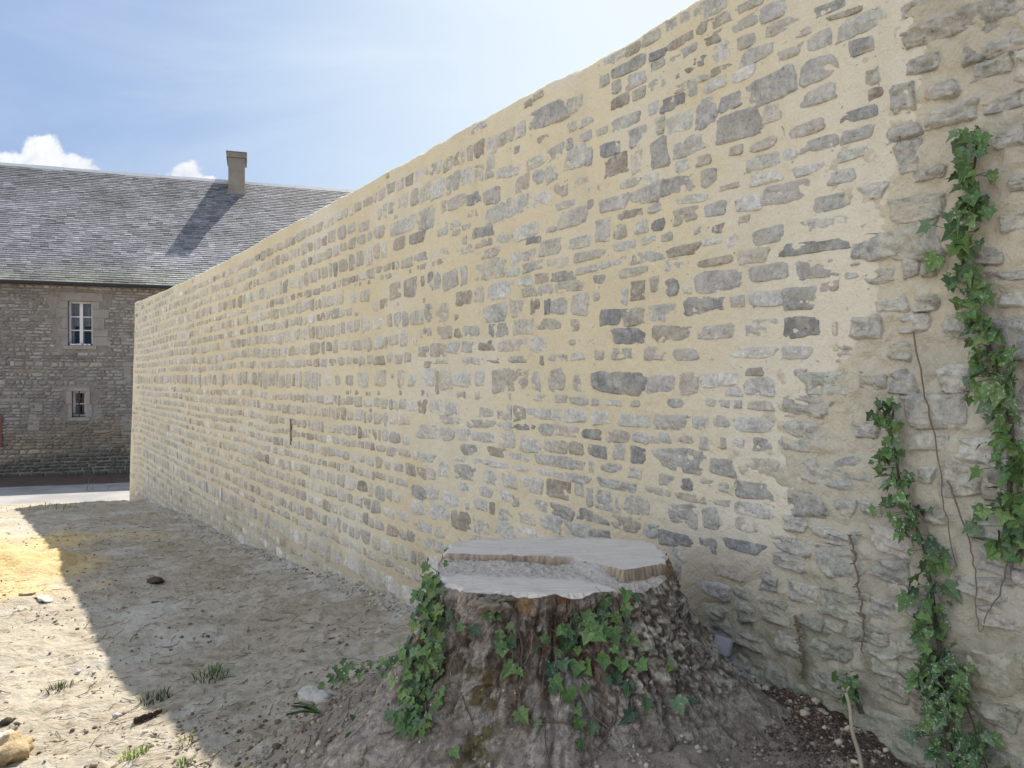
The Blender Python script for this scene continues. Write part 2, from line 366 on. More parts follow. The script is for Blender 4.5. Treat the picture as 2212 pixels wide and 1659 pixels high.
# ------------------------------------------------------------------ the wall's plane
XW, K = 20.0, 2.76
WD = np.array([-(CX - XW) / F, 1.0, 0.0]); WL = np.linalg.norm(WD); WD /= WL      # along the wall, away from us
WN = np.array([-WD[1], WD[0], 0.0])                                               # out of the wall, towards us
WO = np.array([K, 0.0, 0.0])
def wall_sz(x, y):
    Y = F * K / (np.asarray(x, float) - XW); return Y * WL, (HY - np.asarray(y, float)) / F * Y
def wpos(s, z, o): return WO + s[..., None] * WD + o[..., None] * WN + z[..., None] * np.array([0, 0, 1.0])
S_END = float(wall_sz(297, 653)[0])
_tp = [(297, 653), (330, 638), (400, 608), (500, 556), (600, 500), (680, 458), (760, 413), (880, 347), (1000, 275), (1120, 212), (1240, 152), (1370, 85), (1500, 2)]
_ts = np.array([wall_sz(*p) for p in _tp])[::-1]
def ztop(s): return 0.012 + np.interp(s, _ts[:, 0], _ts[:, 1]) + 0.010 * vnoise(np.asarray(s) * 2.2, np.asarray(s) * 0, 5) + 0.012 * vnoise(np.asarray(s) * 7, np.asarray(s) * 0, 6)
def bulge(s, z):               # slow waviness of the masonry and the battered far end
    b = 0.035 * fbm(np.asarray(s) * 0.35, np.asarray(z) * 0.5, 11, 2)
    e = smooth(S_END - 0.55, S_END - 0.1, s)
    return b + e * (0.05 + 0.045 * np.clip(1.6 - z, 0, 4.2) / 2)
_bp = [(1950, -700), (1940, -60), (1935, 60), (1930, 140), (1912, 240), (1905, 330), (1870, 420), (1850, 480), (1845, 540), (1838, 620), (1815, 720), (1790, 780), (1740, 820), (1715, 870), (1690, 950), (1690, 1030), (1665, 1120), (1640, 1200), (1560, 1262), (1480, 1300), (1440, 1400), (1430, 1500)]
_bs = np.array([wall_sz(*p) for p in _bp])[::-1]
def sbound(z): return np.interp(z, _bs[:, 1], _bs[:, 0])

# ------------------------------------------------------------------ terrain
P0 = np.array([-12.1, 21.6]); HT = np.array([2.95, 1.0]); HT /= np.linalg.norm(HT); HN = np.array([-HT[1], HT[0]])
ROAD_Z = -2.74
_tpn = [(-8.55, 17.3, -2.53), (-6.91, 14.79, -2.37), (-5.13, 12.06, -2.14), (-3.48, 9.55, -1.96), (-2.41, 7.9, -1.84), (-1.52, 6.55, -1.70),
        (-.94, 5.66, -1.60), (-.59, 5.12, -1.54), (-.1, 4.4, -1.38), (.3, 3.8, -1.24), (.77, 3.04, -1.06), (.86, 2.9, -1.08), (.98, 2.73, -1.12), (1.08, 2.58, -1.13), (1.21, 2.38, -1.17), (1.6, 1.8, -1.25),
        (-8.74, 13.51, -2.33), (-5.51, 9.01, -1.96), (-4.11, 6.99, -1.86), (-3.36, 5.9, -1.81), (-2.81, 5.1, -1.78), (-2.39, 4.51, -1.74), (-1.89, 3.84, -1.64), (-1.56, 3.42, -1.57), (-1.18, 2.94, -1.50),
        (-.9, 3.3, -1.42), (-.62, 2.95, -1.25), (-.5, 2.72, -1.10), (-.68, 2.75, -1.25), (-.42, 2.3, -1.22), (-.85, 2.5, -1.46), (-.7, 2.15, -1.45), (0.1, 1.75, -1.24), (.7, 1.9, -1.22), (-.5, 1.7, -1.43), (-1.2, 1.5, -1.52), (0, .8, -1.42), (-3, 1.5, -1.62), (-5, 4, -1.82), (-8, 8, -2.05), (-11, 12, -2.36),
        (-15, 12, -2.5), (-14, 6, -2.3), (-6, 0, -1.7), (2.2, 1, -1.35), (0, -3, -1.5), (4, 4, -1.3), (0, 9, -1.6), (-5, 16, -2.4), (-12.5, 14.6, -2.52), (-10.6, 14.3, -2.42)]
_tpn = np.array(_tpn)
def _phi(r): return np.where(r > 1e-9, r * r * np.log(r + 1e-12), 0)
def _fit():
    n = len(_tpn); r = np.linalg.norm(_tpn[:, None, :2] - _tpn[None, :, :2], axis=2)
    A = np.zeros((n + 3, n + 3)); A[:n, :n] = _phi(r) + np.eye(n) * 0.05; A[:n, n] = 1; A[:n, n + 1:] = _tpn[:, :2]; A[n:, :n] = A[:n, n:].T
    b = np.zeros(n + 3); b[:n] = _tpn[:, 2]; return np.linalg.solve(A, b)
_tw = _fit()
def hbase(X, Y):
    X = np.asarray(X, float); Y = np.asarray(Y, float); n = len(_tpn)
    z = _tw[n] + _tw[n + 1] * X + _tw[n + 2] * Y
    for k in range(n): z = z + _tw[k] * _phi(np.hypot(X - _tpn[k, 0], Y - _tpn[k, 1]))
    z = np.clip(z, -2.6, -0.98)
    v = (X - P0[0]) * HN[0] + (Y - P0[1]) * HN[1]
    far = np.maximum(smooth(-7.3, -5.7, v), smooth(17, 26, np.hypot(X, Y)))
    return z * (1 - far) + (ROAD_Z - 0.02) * far
STC = np.array([0.14, 2.67])
def terrain(X, Y, detail=True):
    z = hbase(X, Y)
    if not detail: return z
    v = (X - P0[0]) * HN[0] + (Y - P0[1]) * HN[1]
    k = 1 - smooth(-6.2, -5.4, v); r = np.hypot(X, Y)
    cr, sr = math.cos(0.5), math.sin(0.5); a = X * cr + Y * sr; b = -X * sr + Y * cr
    n = 0.055 * fbm(X * 0.7, Y * 0.7, 21, 3) + 0.035 * fbm(a * 2.2, b * 4.0, 24, 3)
    q = fbm(a * 9, b * 15, 29, 4); n = n + 0.026 * q
    n = n + 0.028 * np.clip(fbm(X * 16, Y * 16, 33, 4) - 0.16, 0, 1) * (r < 25)
    stump = np.exp(-((np.hypot(X - STC[0], Y - STC[1]) / 1.1) ** 2))
    n = n + stump * 0.05 * fbm(X * 11, Y * 11, 40, 4)
    return z + n * k
def build_ground():
    th = np.concatenate([np.arange(-180, -52, 6.0), np.arange(-52, -42, 0.5), np.arange(-42, 40, 0.085), np.arange(40, 60, 0.5), np.arange(60, 180, 6.0)])
    th = np.radians(th)
    r = np.concatenate([[0.05, 0.3, 0.6, 0.9], np.geomspace(1.2, 22, 560), np.geomspace(23, 700, 40)])
    R, T = np.meshgrid(r, th, indexing='ij')
    X = R * np.sin(T); Y = R * np.cos(T); Z = terrain(X, Y)
    V = np.stack([X, Y, Z], -1).reshape(-1, 3)
    nr, nt = len(r), len(th)
    I, J = np.meshgrid(np.arange(nr - 1), np.arange(nt), indexing='ij'); J2 = (J + 1) % nt
    f = np.stack([I * nt + J, I * nt + J2, (I + 1) * nt + J2, (I + 1) * nt + J], -1).reshape(-1, 4)[:, ::-1]
    d = np.hypot(X - STC[0] - 0.05, Y - STC[1])
    dug = smooth(1.15, 0.6, d + 0.5 * fbm(X * 3, Y * 3, 51, 3)) * smooth(3.4, 2.9, Y + 0.3 * vnoise(X * 4, Y * 4, 50))
    dug = np.maximum(dug, smooth(0.75, 0.35, np.hypot(X - 0.95, Y - 2.25) + 0.4 * fbm(X * 4, Y * 4, 52, 3)))
    wd = (X - WO[0]) * WN[0] + Y * WN[1]
    sand = smooth(2.6, 1.2, np.hypot(X + 6.6, (Y - 7.7) * 1.0) + 1.6 * fbm(X * 1.3, Y * 1.3, 53, 3))
    sand = np.maximum(sand, 0.45 * smooth(0.1, 0.4, fbm(X * 0.9, Y * 0.9, 54, 3)) * smooth(0.6, 2.2, wd - 1.8))
    lime = smooth(0.32, 0.05, np.abs(wd) + 0.5 * fbm(X * 3, Y * 3, 55, 3)) * 0.8
    lime = np.maximum(lime, 0.55 * smooth(0.18, 0.5, fbm(X * 1.4, Y * 1.4, 57, 5) + 0.25 * fbm(X * 9, Y * 9, 58, 3)) * (1 - dug))
    # verge in front of the house is dark earth
    v = (X - P0[0]) * HN[0] + (Y - P0[1]) * HN[1]
    dug = np.maximum(dug, smooth(-2.4, -1.9, v))
    ex = np.stack([dug, sand, lime], -1).reshape(-1, 3)
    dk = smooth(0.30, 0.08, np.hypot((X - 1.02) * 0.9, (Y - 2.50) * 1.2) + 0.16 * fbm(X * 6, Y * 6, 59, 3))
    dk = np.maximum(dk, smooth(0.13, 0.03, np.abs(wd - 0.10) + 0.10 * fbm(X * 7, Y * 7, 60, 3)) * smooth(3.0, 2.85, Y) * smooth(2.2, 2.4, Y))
    o = mesh_np('ground', V, [f], M_GROUND, None, np.repeat(dk.reshape(-1, 1), 3, 1), ex)
    o['kind'] = 'structure'
    return o
ground = build_ground()

# ------------------------------------------------------------------ road in front of the house
def hpt(u, v, z): return np.array([P0[0] + u * HT[0] + v * HN[0], P0[1] + u * HT[1] + v * HN[1], z])
H3 = np.array([HT[0], HT[1], 0]); N3 = np.array([HN[0], HN[1], 0]); Z3 = np.array([0, 0, 1.0])
us = np.linspace(-60, 60, 121); vs = np.linspace(-5.6, -1.85, 8)
U, Vv = np.meshgrid(us, vs, indexing='ij')
RV = np.array([hpt(a, b, ROAD_Z + 0.006 + 0.04 * (1 - ((b + 3.7) / 1.9) ** 2)) for a, b in zip(U.ravel(), Vv.ravel())])
road = mesh_np('road', RV, [grid_faces(121, 8)], M_ROAD); road['kind'] = 'structure'

vs = np.linspace(-1.9, 0.02, 14); us2 = np.linspace(-30, 30, 400)
U, Vv = np.meshgrid(us2, vs, indexing='ij')
RV = np.array([hpt(a, b, 0) for a, b in zip(U.ravel(), Vv.ravel())])
RV[:, 2] = ROAD_Z + 0.02 + 0.05 * smooth(-1.9, -1.2, Vv.ravel()) + 0.05 * fbm(RV[:, 0] * 3, RV[:, 1] * 3, 45, 4) - 0.02 * smooth(-1.7, -1.9, Vv.ravel())
verge = mesh_np('verge', RV, [grid_faces(400, 14)], plain('dark verge soil', (0.095, 0.07, 0.058), 0.97, 0.5, 6, 0.03)); verge['kind'] = 'structure'

# ------------------------------------------------------------------ stones
TONES = {'L': (0.54, 0.53, 0.49), 'G': (0.44, 0.43, 0.40), 'D': (0.285, 0.282, 0.278), 'B': (0.37, 0.33, 0.275), 'T': (0.48, 0.45, 0.385), 'W': (0.56, 0.55, 0.52)}
Z5 = """500,40,130,85,G 390,75,45,90,T 327,118,55,75,G 232,165,80,70,T 140,220,80,65,B 60,260,100,60,L 690,25,120,45,T 792,55,115,75,G 1060,35,160,50,D 1118,68,150,30,B 525,110,155,55,B 662,112,110,50,G 835,122,140,55,T 1205,105,230,85,L 930,152,60,35,G 1002,190,100,75,G 515,182,85,55,B 672,195,75,55,G 365,198,120,45,B 265,255,75,40,D 410,235,65,40,G 553,245,75,80,L 718,255,140,60,L 868,245,100,50,T 1197,212,110,70,G 345,280,45,35,G 435,300,105,50,D 262,303,65,40,G 127,312,150,55,G 560,320,95,35,B 655,345,100,55,L 995,320,155,100,G 1247,352,65,80,T 342,352,45,50,D 162,372,85,60,L 20,375,40,50,G 262,388,78,50,G 415,388,145,35,T 525,392,105,50,L 72,405,45,60,G 178,435,60,45,T 428,422,35,50,G 780,405,195,125,G 995,442,148,70,G 92,470,75,50,B 330,478,108,60,D 595,472,95,70,G 248,500,50,50,L 487,520,95,125,G 1182,528,160,55,D 785,520,80,80,T 625,582,190,120,G 118,565,120,55,L 360,570,110,80,L 278,578,40,80,T 945,595,150,60,T 175,630,75,85,G 1170,620,140,60,L 995,665,160,55,G 405,668,130,95,G 45,690,85,60,D 745,668,110,45,T 272,712,75,125,G 620,695,60,40,T 745,745,155,65,L 868,712,60,50,W 1150,710,140,45,L 75,765,105,90,B 168,750,45,100,T 475,740,60,45,T 377,765,65,50,L 950,782,130,40,L 755,822,135,50,L 495,820,65,80,G 235,825,70,45,L 140,845,95,40,T 360,852,140,80,G 1085,820,140,60,L 838,890,200,85,G 210,900,135,75,L 590,860,120,25,T 420,918,135,35,G 65,940,125,60,G 525,965,95,60,G 672,938,110,65,W 1062,930,170,70,G 130,990,125,40,B 250,960,60,40,W 385,995,120,65,T 655,1010,50,30,T 1020,1025,200,45,L 538,1055,55,40,G 765,1085,130,70,L 265,1038,60,50,D 190,1048,60,60,L 92,1070,60,65,T 607,1112,60,55,L 110,1135,100,40,L 222,1107,60,35,G 965,1138,310,55,D 380,1155,145,45,B 697,1182,130,65,T 210,1185,135,50,L 345,1218,85,60,L 520,1207,145,35,T 60,1210,120,40,L 155,1252,115,40,T 765,1255,170,75,G 992,1235,175,90,G 538,1295,200,90,G 1042,1320,85,45,B 327,1325,55,75,D 400,1320,40,60,L 172,1340,65,90,B 250,1310,45,70,T 115,1365,28,80,L 757,1375,140,70,G 627,1390,60,50,L 910,1375,145,100,G 462,1412,190,80,D 275,1448,125,80,G 155,1460,95,75,T 45,1465,90,70,D 327,1537,165,70,B 132,1550,145,70,D 525,1530,165,60,L 735,1510,145,75,G 912,1508,155,90,D 690,1625,210,45,L 895,1625,130,55,L 385,1635,115,50,G 255,1630,100,60,T 100,1630,90,50,T 1070,1515,20,60,T 1145,1262,60,35,L"""
Z6 = """1185,235,95,65,G 1305,180,90,75,G 1405,210,110,110,L 1485,205,40,100,L 1280,300,70,95,G 1205,320,65,80,G 1120,355,75,90,T 1040,285,120,65,L 950,425,95,80,G 1220,440,105,75,L 1330,390,75,90,B 1380,135,35,60,G 1465,95,65,50,G 1450,340,75,50,T 1360,470,105,40,L 1090,470,120,100,L 970,520,110,90,L 1395,545,145,90,G 585,550,90,110,G 460,590,150,90,L 245,590,65,60,G 1140,620,135,75,L 900,620,105,60,D 750,580,55,40,W 680,605,60,70,L 540,655,90,65,D 445,685,75,80,B 1025,650,80,60,L 1275,705,115,80,T 1435,680,130,60,L 1180,665,80,35,D 920,745,130,50,T 800,720,90,45,T 670,735,90,40,L 1490,750,170,50,T 1155,750,75,60,T 1085,770,50,65,L 940,825,180,110,T 1315,790,115,60,L 1180,810,110,50,G 1070,845,70,40,L 800,860,35,100,L 725,885,80,100,G 655,890,30,95,G 617,893,30,95,D 575,895,18,60,B 505,930,75,110,G 420,945,70,100,B 1340,865,125,55,D 1230,875,75,55,B 1140,890,80,55,L 1475,830,115,35,G 1380,920,155,60,T 1250,940,70,60,L 1160,955,80,50,T 1000,940,130,95,L 885,970,50,80,T 805,985,85,75,B 250,975,60,70,G 185,985,40,70,G 970,1070,125,90,L 1440,1020,90,110,L 1325,1030,85,80,G 1262,1030,30,90,D 1195,1030,50,80,B 1090,1040,60,90,T 1130,1145,105,80,T 1265,1130,130,55,T 1415,1135,45,65,T 1015,1160,60,70,G 955,1165,30,70,D 840,1170,90,60,G 765,1180,35,50,B 690,1175,85,70,T 1215,1245,100,85,W 1065,1245,145,60,T 925,1250,80,50,B 820,1255,60,60,L 740,1260,70,60,L 660,1275,85,70,T 575,1280,55,55,G 1430,1310,70,35,W 1310,1315,115,35,G 1090,1325,90,40,L 955,1330,100,25,D 840,1335,90,40,L 690,1335,90,25,T 1065,1440,200,120,T 1200,1440,45,100,G 1310,1440,90,110,T 1425,1440,45,110,G 890,1430,50,80,W 790,1430,90,75,W 700,1435,70,110,T 595,1430,85,95,L 510,1440,50,70,W 450,1430,40,95,T 335,1430,70,90,T 235,1440,75,100,L 160,1440,45,60,G 100,1440,35,60,T 45,1440,40,70,L"""
Z8 = """1200,125,280,115,D 1440,135,150,90,G 1590,130,105,115,T 1760,110,190,70,L 1840,175,80,50,L 1975,150,170,90,L 1530,240,110,45,G 990,225,100,45,G 1300,240,50,35,T 1183,237,85,30,L 1083,230,45,45,G 895,215,60,40,G 795,295,180,65,L 970,310,115,65,L 1110,320,100,70,W 1290,335,165,70,L 1490,345,175,85,G 1655,350,90,75,L 1770,345,75,70,L 1945,360,200,75,W 810,385,75,60,G 920,390,130,60,T 1057,410,110,55,D 1195,420,130,75,T 1325,432,85,55,L 1432,435,110,60,G 1570,440,90,40,T 1675,465,50,75,G 1780,462,30,60,T 1860,460,60,50,L 1990,468,100,65,G 725,468,105,85,L 590,435,95,90,L 455,425,120,50,L 690,370,105,35,D 580,367,80,45,L 450,352,145,40,G 565,300,45,55,G 480,290,80,50,L 300,335,120,35,L 165,395,110,70,L 265,410,80,65,L 352,412,60,60,L 860,478,130,70,T 975,487,75,70,B 1088,505,95,65,D 1205,510,65,85,G 1312,525,75,90,D 1540,555,250,125,G 1770,595,135,90,G 1985,580,190,70,T 660,535,110,35,W 540,510,90,50,B 390,497,80,55,G 850,560,190,55,G 985,580,65,45,T 1060,590,35,60,G 1165,595,105,50,L 1295,625,70,55,L 435,560,110,30,W 550,580,110,30,W 335,545,55,30,W 675,600,95,25,L 835,628,150,30,W 980,655,125,45,L 1190,690,195,50,G 1425,730,130,45,T 1465,665,75,60,G 1575,690,65,60,D 1685,672,70,25,T 1780,705,50,50,T 1600,765,165,40,B 1940,725,195,90,G 1765,790,90,30,L 360,620,115,80,G 250,605,60,75,L 505,650,75,85,L 605,668,85,75,L 730,690,110,80,L 880,715,130,100,B 990,720,50,65,T 1045,760,35,95,G 1140,780,125,110,G 1305,805,125,105,T 1555,860,150,110,G 1705,880,85,105,G 1935,830,195,70,L 1915,915,145,80,T 780,810,75,65,G 890,840,120,65,G 1045,865,170,60,D 1240,905,165,80,B 830,905,110,85,L 970,940,140,70,G 1110,965,125,50,D 700,955,100,40,L 575,940,105,90,L 445,920,85,90,G 335,890,105,100,B 210,840,110,85,L 100,815,85,85,L 140,925,70,50,L 215,950,55,65,G 275,770,100,75,L 345,705,65,60,G 185,740,60,70,W 105,730,80,70,G 580,755,60,60,L 635,780,40,65,G 445,800,65,60,L 510,820,30,75,B 580,860,70,60,L 700,880,85,60,T 480,730,75,55,L 1525,1000,210,75,D 1375,945,80,70,G 1690,1030,95,90,D 1890,1035,190,60,D 1800,1175,170,70,B 1530,1090,75,75,G 1690,1260,220,80,G"""
OLD5 = """1430,40,115,80,T 1545,130,310,90,T 1830,50,200,120,T 1880,180,230,100,T 1930,290,80,130,T 1470,300,140,70,G 1700,240,90,90,G 1560,410,120,70,L 1780,310,160,70,G 1600,530,210,80,L 1380,450,90,130,G 1380,600,130,80,G 1400,720,100,130,L 1500,800,120,50,T 1250,880,100,70,L 1440,960,230,100,T 1830,480,170,60,L 1870,635,130,80,L 1915,840,90,60,L 1900,1025,150,80,L 1250,1130,200,110,L 1440,1110,190,160,T 1265,1275,130,70,L 1330,1405,130,70,L 1480,1400,100,60,L 1210,1510,130,100,L 1430,1490,130,70,L 1620,1500,100,90,L 1110,1620,65,70,L 1360,1620,90,70,T 1410,1230,70,80,T 1500,1240,60,60,L 1890,1380,120,60,L 1780,1180,120,80,T 1880,1270,130,40,T"""
OLD4 = """575,95,170,85,L 770,85,100,60,T 880,95,95,85,L 1095,75,110,100,L 500,190,180,85,L 485,312,165,110,G 1025,210,220,130,G 735,290,90,60,G 1000,330,140,70,L 1210,375,190,110,L 655,470,210,110,L 515,455,60,90,G 505,585,130,90,L 990,470,60,60,L 660,600,80,60,L 765,605,80,50,L 1030,640,110,60,L 625,720,175,60,L 450,760,150,60,L 435,820,120,60,L 630,830,190,120,L 845,740,150,90,L 850,865,150,90,L 490,950,130,70,L 660,1000,200,110,L 815,1010,90,90,G 1250,700,160,90,G 1270,815,120,100,L 1230,930,200,80,G 1050,790,110,80,T 920,1020,80,50,T 460,670,80,60,L 260,1010,80,110,D 380,1035,110,90,G 355,910,60,60,G 440,1160,110,70,L 610,1180,150,80,L 760,1120,150,70,L 930,1170,80,80,L 620,1330,170,80,L 820,1240,110,80,L 1280,1050,150,70,T 1250,1250,180,100,T 1300,1450,150,80,T"""
def read(txt, ox, oy, sc):
    out = []
    for q in txt.split():
        x, y, ww, hh, t = q.split(',')
        x0 = (ox + (float(x) - float(ww) / 2) / sc) * 2212 / 2560; x1 = (ox + (float(x) + float(ww) / 2) / sc) * 2212 / 2560
        yc = (oy + float(y) / sc) * 2212 / 2560; h = float(hh) / sc * 2212 / 2560
        xm = (x0 + x1) / 2
        s, z = wall_sz(xm, yc); sa = wall_sz(x0, yc)[0]; sb = wall_sz(x1, yc)[0]
        out.append([float(s), float(z), float(abs(sa - sb)), float(h / F * F * K / (xm - XW)), TONES[t]])
    return out
listed = read(Z5, 1500, 0, 1.8434) + read(Z6, 800, 300, 2.212) + read(Z8, 1000, 900, 2.212)
old = read(OLD5, 1500, 0, 1.8434) + read(OLD4, 1700, 900, 1.6267)
for q in listed + old: q[3] = q[3] * 1.0

def tone_pick(r, warm):
    u = r.random()
    if warm: keys, p = 'LGTBDW', (0.30, 0.24, 0.28, 0.11, 0.03, 0.04)
    else: keys, p = 'LGTBDW', (0.36, 0.27, 0.17, 0.08, 0.06, 0.06)
    return np.array(TONES[keys[r.choice(6, p=p)]])
def fill_courses(s0, s1, z0, z1, hs, ws, gap, warm, seed, occupied, inside, sflat=0.0, zg=1.0):
    """rows of stones, skipping the places already taken"""
    r = np.random.default_rng(seed); out = []
    cell = 0.25; H = {}
    def put(q):
        for i in range(int((q[0] - q[2] / 2) // cell), int((q[0] + q[2] / 2) // cell) + 1):
            for j in range(int((q[1] - q[3] / 2) // cell), int((q[1] + q[3] / 2) // cell) + 1): H.setdefault((i, j), []).append(q)
    def hits(s, z, w_, h_):
        for i in range(int((s - w_ / 2) // cell) , int((s + w_ / 2) // cell) + 1):
            for j in range(int((z - h_ / 2) // cell), int((z + h_ / 2) // cell) + 1):
                for q in H.get((i, j), ()):
                    if abs(q[0] - s) < (q[2] + w_) / 2 + gap * 0.45 and abs(q[1] - z) < (q[3] + h_) / 2 + gap * 0.25: return True
        return False
    for q in occupied: put(q)
    z = z0; k = 0; zgap = gap * zg
    while z < z1:
        h = r.uniform(*hs) * (1.45 if r.random() < 0.12 else 1)
        if sflat and z < 0.06 < z + h + 0.12: h = sflat
        s = s0 + r.uniform(0, 0.2)
        while s < s1:
            ww = r.uniform(*ws) * (0.55 if r.random() < 0.3 else 1) * (1.5 if r.random() < 0.08 else 1)
            hh = h * r.uniform(0.68, 1.05)
            cz = z + h / 2 + 0.04 * float(fbm(np.array(s * 0.45), np.array(z * 0.6), seed + 3, 2)) + r.uniform(-0.008, 0.008)
            cs = s + ww / 2
            ok = inside(cs, cz, ww, hh)
            if ok and not hits(cs, cz, ww, hh):
                q = [cs, cz, ww, hh, tone_pick(r, warm)]; out.append(q)
            s += ww + gap * r.uniform(0.5, 1.5)
        z += h + zgap * r.uniform(0.8, 1.3); k += 1
    return out
def stone_mesh(name, Q, mat, parent, pos, spokes, rings, dep, wob=0.10, seed=1, face=0.003, d0=(0.001, 0.008), colvar=0.09, skew=0.10):
    r = np.random.default_rng(seed); N = len(Q)
    s, z, w_, h_ = (np.array([q[k] for q in Q]) for k in range(4)); col = np.array([q[4] for q in Q], float)
    th = np.arange(spokes) / spokes * 2 * np.pi
    pexp = r.uniform(3.2, 9.0, (N, 1)); c, sn = np.cos(th)[None], np.sin(th)[None]
    a = (w_ / 2)[:, None]; b = (h_ / 2)[:, None]
    # equal steps along a rounded rectangle
    ex = np.sign(c) * np.abs(c) ** (2 / pexp); ey = np.sign(sn) * np.abs(sn) ** (2 / pexp)
    jit = r.normal(0, 1, (N, spokes)); jit = (jit + np.roll(jit, 1, 1) * 0.45 + np.roll(jit, -1, 1) * 0.45) / 1.15
    low = r.normal(0, 1, (N, 3)) ; ph = r.uniform(0, 6.28, (N, 3))
    lw = sum(low[:, k:k + 1] * np.sin((k + 2) * th[None] + ph[:, k:k + 1]) / (k + 2) for k in range(3))
    amp = np.minimum(1, 0.6 + 0.4 * (h_ / np.maximum(w_, 1e-3)))[:, None]
    rad = 1 + wob * (0.55 * jit + 0.9 * lw) * amp
    tx = r.normal(0, skew, (N, 1)); ty = r.normal(0, skew, (N, 1)); sh = r.normal(0, skew * 0.6, (N, 1)); rot = r.normal(0, 0.03, (N, 1))
    px = ex * rad; py = ey * rad
    px, py = px * (1 + ty * py) + sh * py, py * (1 + tx * px)
    rg = np.asarray(rings)[None, :, None]
    PX = a[:, :, None] * px[:, None] * rg; PY = b[:, :, None] * py[:, None] * rg
    # rims spread by a fixed distance beyond the outline
    PX = PX * np.cos(rot)[:, :, None] - PY * np.sin(rot)[:, :, None]; PY2 = PX * np.sin(rot)[:, :, None] + PY
    base = r.uniform(*d0, (N, 1, 1)); dz = np.asarray(dep)[None, :, None]
    tiltx = r.normal(0, 0.02, (N, 1, 1)); tilty = r.normal(0, 0.02, (N, 1, 1))
    S = s[:, None, None] + PX; Zz = z[:, None, None] + PY2
    D = base * (dz > -0.004) + dz + tiltx * PX + tilty * PY2 + face * (1.3 * fbm(S * 30, Zz * 36, seed + 60, 3) + 1.5 * fbm(S * 13 + Zz * 5, Zz * 62 - S * 9, seed + 63, 3))
    cS = s[:, None, None]; cZ = z[:, None, None]
    Sc = np.concatenate([cS.reshape(N, 1), S.reshape(N, -1)], 1); Zc = np.concatenate([cZ.reshape(N, 1), Zz.reshape(N, -1)], 1)
    Dc = np.concatenate([(base + dep[0]).reshape(N, 1), D.reshape(N, -1)], 1)
    V = pos(Sc, Zc, Dc).reshape(-1, 3)
    nr = len(rings); M = 1 + nr * spokes
    j = np.arange(spokes); j2 = (j + 1) % spokes
    tri = np.stack([np.zeros_like(j), 1 + j, 1 + j2], -1)
    q = np.concatenate([np.stack([1 + k * spokes + j, 1 + (k + 1) * spokes + j, 1 + (k + 1) * spokes + j2, 1 + k * spokes + j2], -1) for k in range(nr - 1)])
    off = (np.arange(N) * M)[:, None, None]
    T = (tri[None] + off).reshape(-1, 3); QQ = (q[None] + off).reshape(-1, 4)
    col = col * (1 + r.normal(0, colvar, (N, 1))) * (1 + r.normal(0, 0.013, (N, 3)))
    tint = np.repeat(np.clip(col, 0.02, 0.9), M, 0)
    return V, [T, QQ], tint
def join(parts):
    V = []; F3 = []; F4 = []; C = []; n = 0
    for v, f, c in parts:
        V.append(v); F3.append(f[0] + n); F4.append(f[1] + n); C.append(c); n += len(v)
    return np.concatenate(V), [np.concatenate(F3), np.concatenate(F4)], np.concatenate(C)

def wall_pos(S, Z, D): return wpos(S, Z, D + bulge(S, Z))
# the repointed wall ----------------------------------------------------------
new_wall = empty('stone_wall', tuple(WO + WD * 8 + np.array([0, 0, -2])), 'long rubble stone wall freshly repointed in cream lime mortar, running back to the road', 'wall')
old_wall = empty('stone_wall', tuple(WO + WD * 1.5 + np.array([0, 0, -1.3])), 'older weathered stretch of rubble wall in grey mortar with ivy climbing on it', 'wall')
def in_new(s, z, w_, h_):
    return s - w_ / 2 > float(sbound(z)) + 0.03 and z + h_ / 2 < float(ztop(s)) - 0.035 and s + w_ / 2 < S_END - 0.08
cand = fill_courses(2.6, S_END, -2.75, 1.7, (0.066, 0.122), (0.08, 0.23), 0.019, True, 5, listed, in_new, 0.19, 1.30)
cand = [q for q in cand if q[0] > 4.4 or q[3] > 0.05]
def thin(q):      # part of the near field stays plain mortar, as in the photograph
    return q[0] > 5.2 or rng.random() < 0.85
cand = [q for q in cand if thin(q)]
tiny = fill_courses(2.6, 7.5, -1.6, 1.5, (0.026, 0.05), (0.035, 0.11), 0.030, True, 8, listed + cand, in_new)
cand += [q for q in tiny if rng.random() < 0.55]
stones = [q for q in listed if q[0] > float(sbound(q[1])) - 0.12] + cand
NEAR_S = 6.2
near = [q for q in stones if q[0] < NEAR_S]; far = [q for q in stones if q[0] >= NEAR_S]
for q in listed:
    ov = q[1] + q[3] / 2 - (float(ztop(q[0])) - 0.03)
    if ov > 0: q[1] -= ov * 0.6; q[3] -= ov * 0.8
for q in near: q[2] *= 1.09; q[3] *= 1.10
RI = [0.16, 0.32, 0.47, 0.60, 0.72, 0.83, 0.92, 0.98, 1.04, 1.14]; DI = [0.0015, 0.0015, 0.001, 0.001, 0.0005, 0.0, -0.001, -0.003, -0.0065, -0.016]
pn = stone_mesh('n', near, None, None, wall_pos, 44, RI, DI, 0.075, 1, 0.0040, (0.0025, 0.0065))
for q in far: q[4] = np.array(q[4]) * 0.82 + np.array([0.60, 0.50, 0.37]) * 0.18
pf = stone_mesh('f', far, None, None, wall_pos, 12, [0.5, 0.88, 1.12], [0.0015, 0.0, -0.014], 0.11, 2, 0.003, (0.003, 0.009), 0.11)
V, fs, ti = join([pn, pf])
keep(mesh_np('rubble_stones', V, fs, M_STONE, None, ti), new_wall)

def mortar_level(s, z, k=1.0):
    return k * (0.0030 * fbm(s * 9, z * 9, 71, 2) + 0.0050 * fbm(s * 34, z * 34, 73, 3))
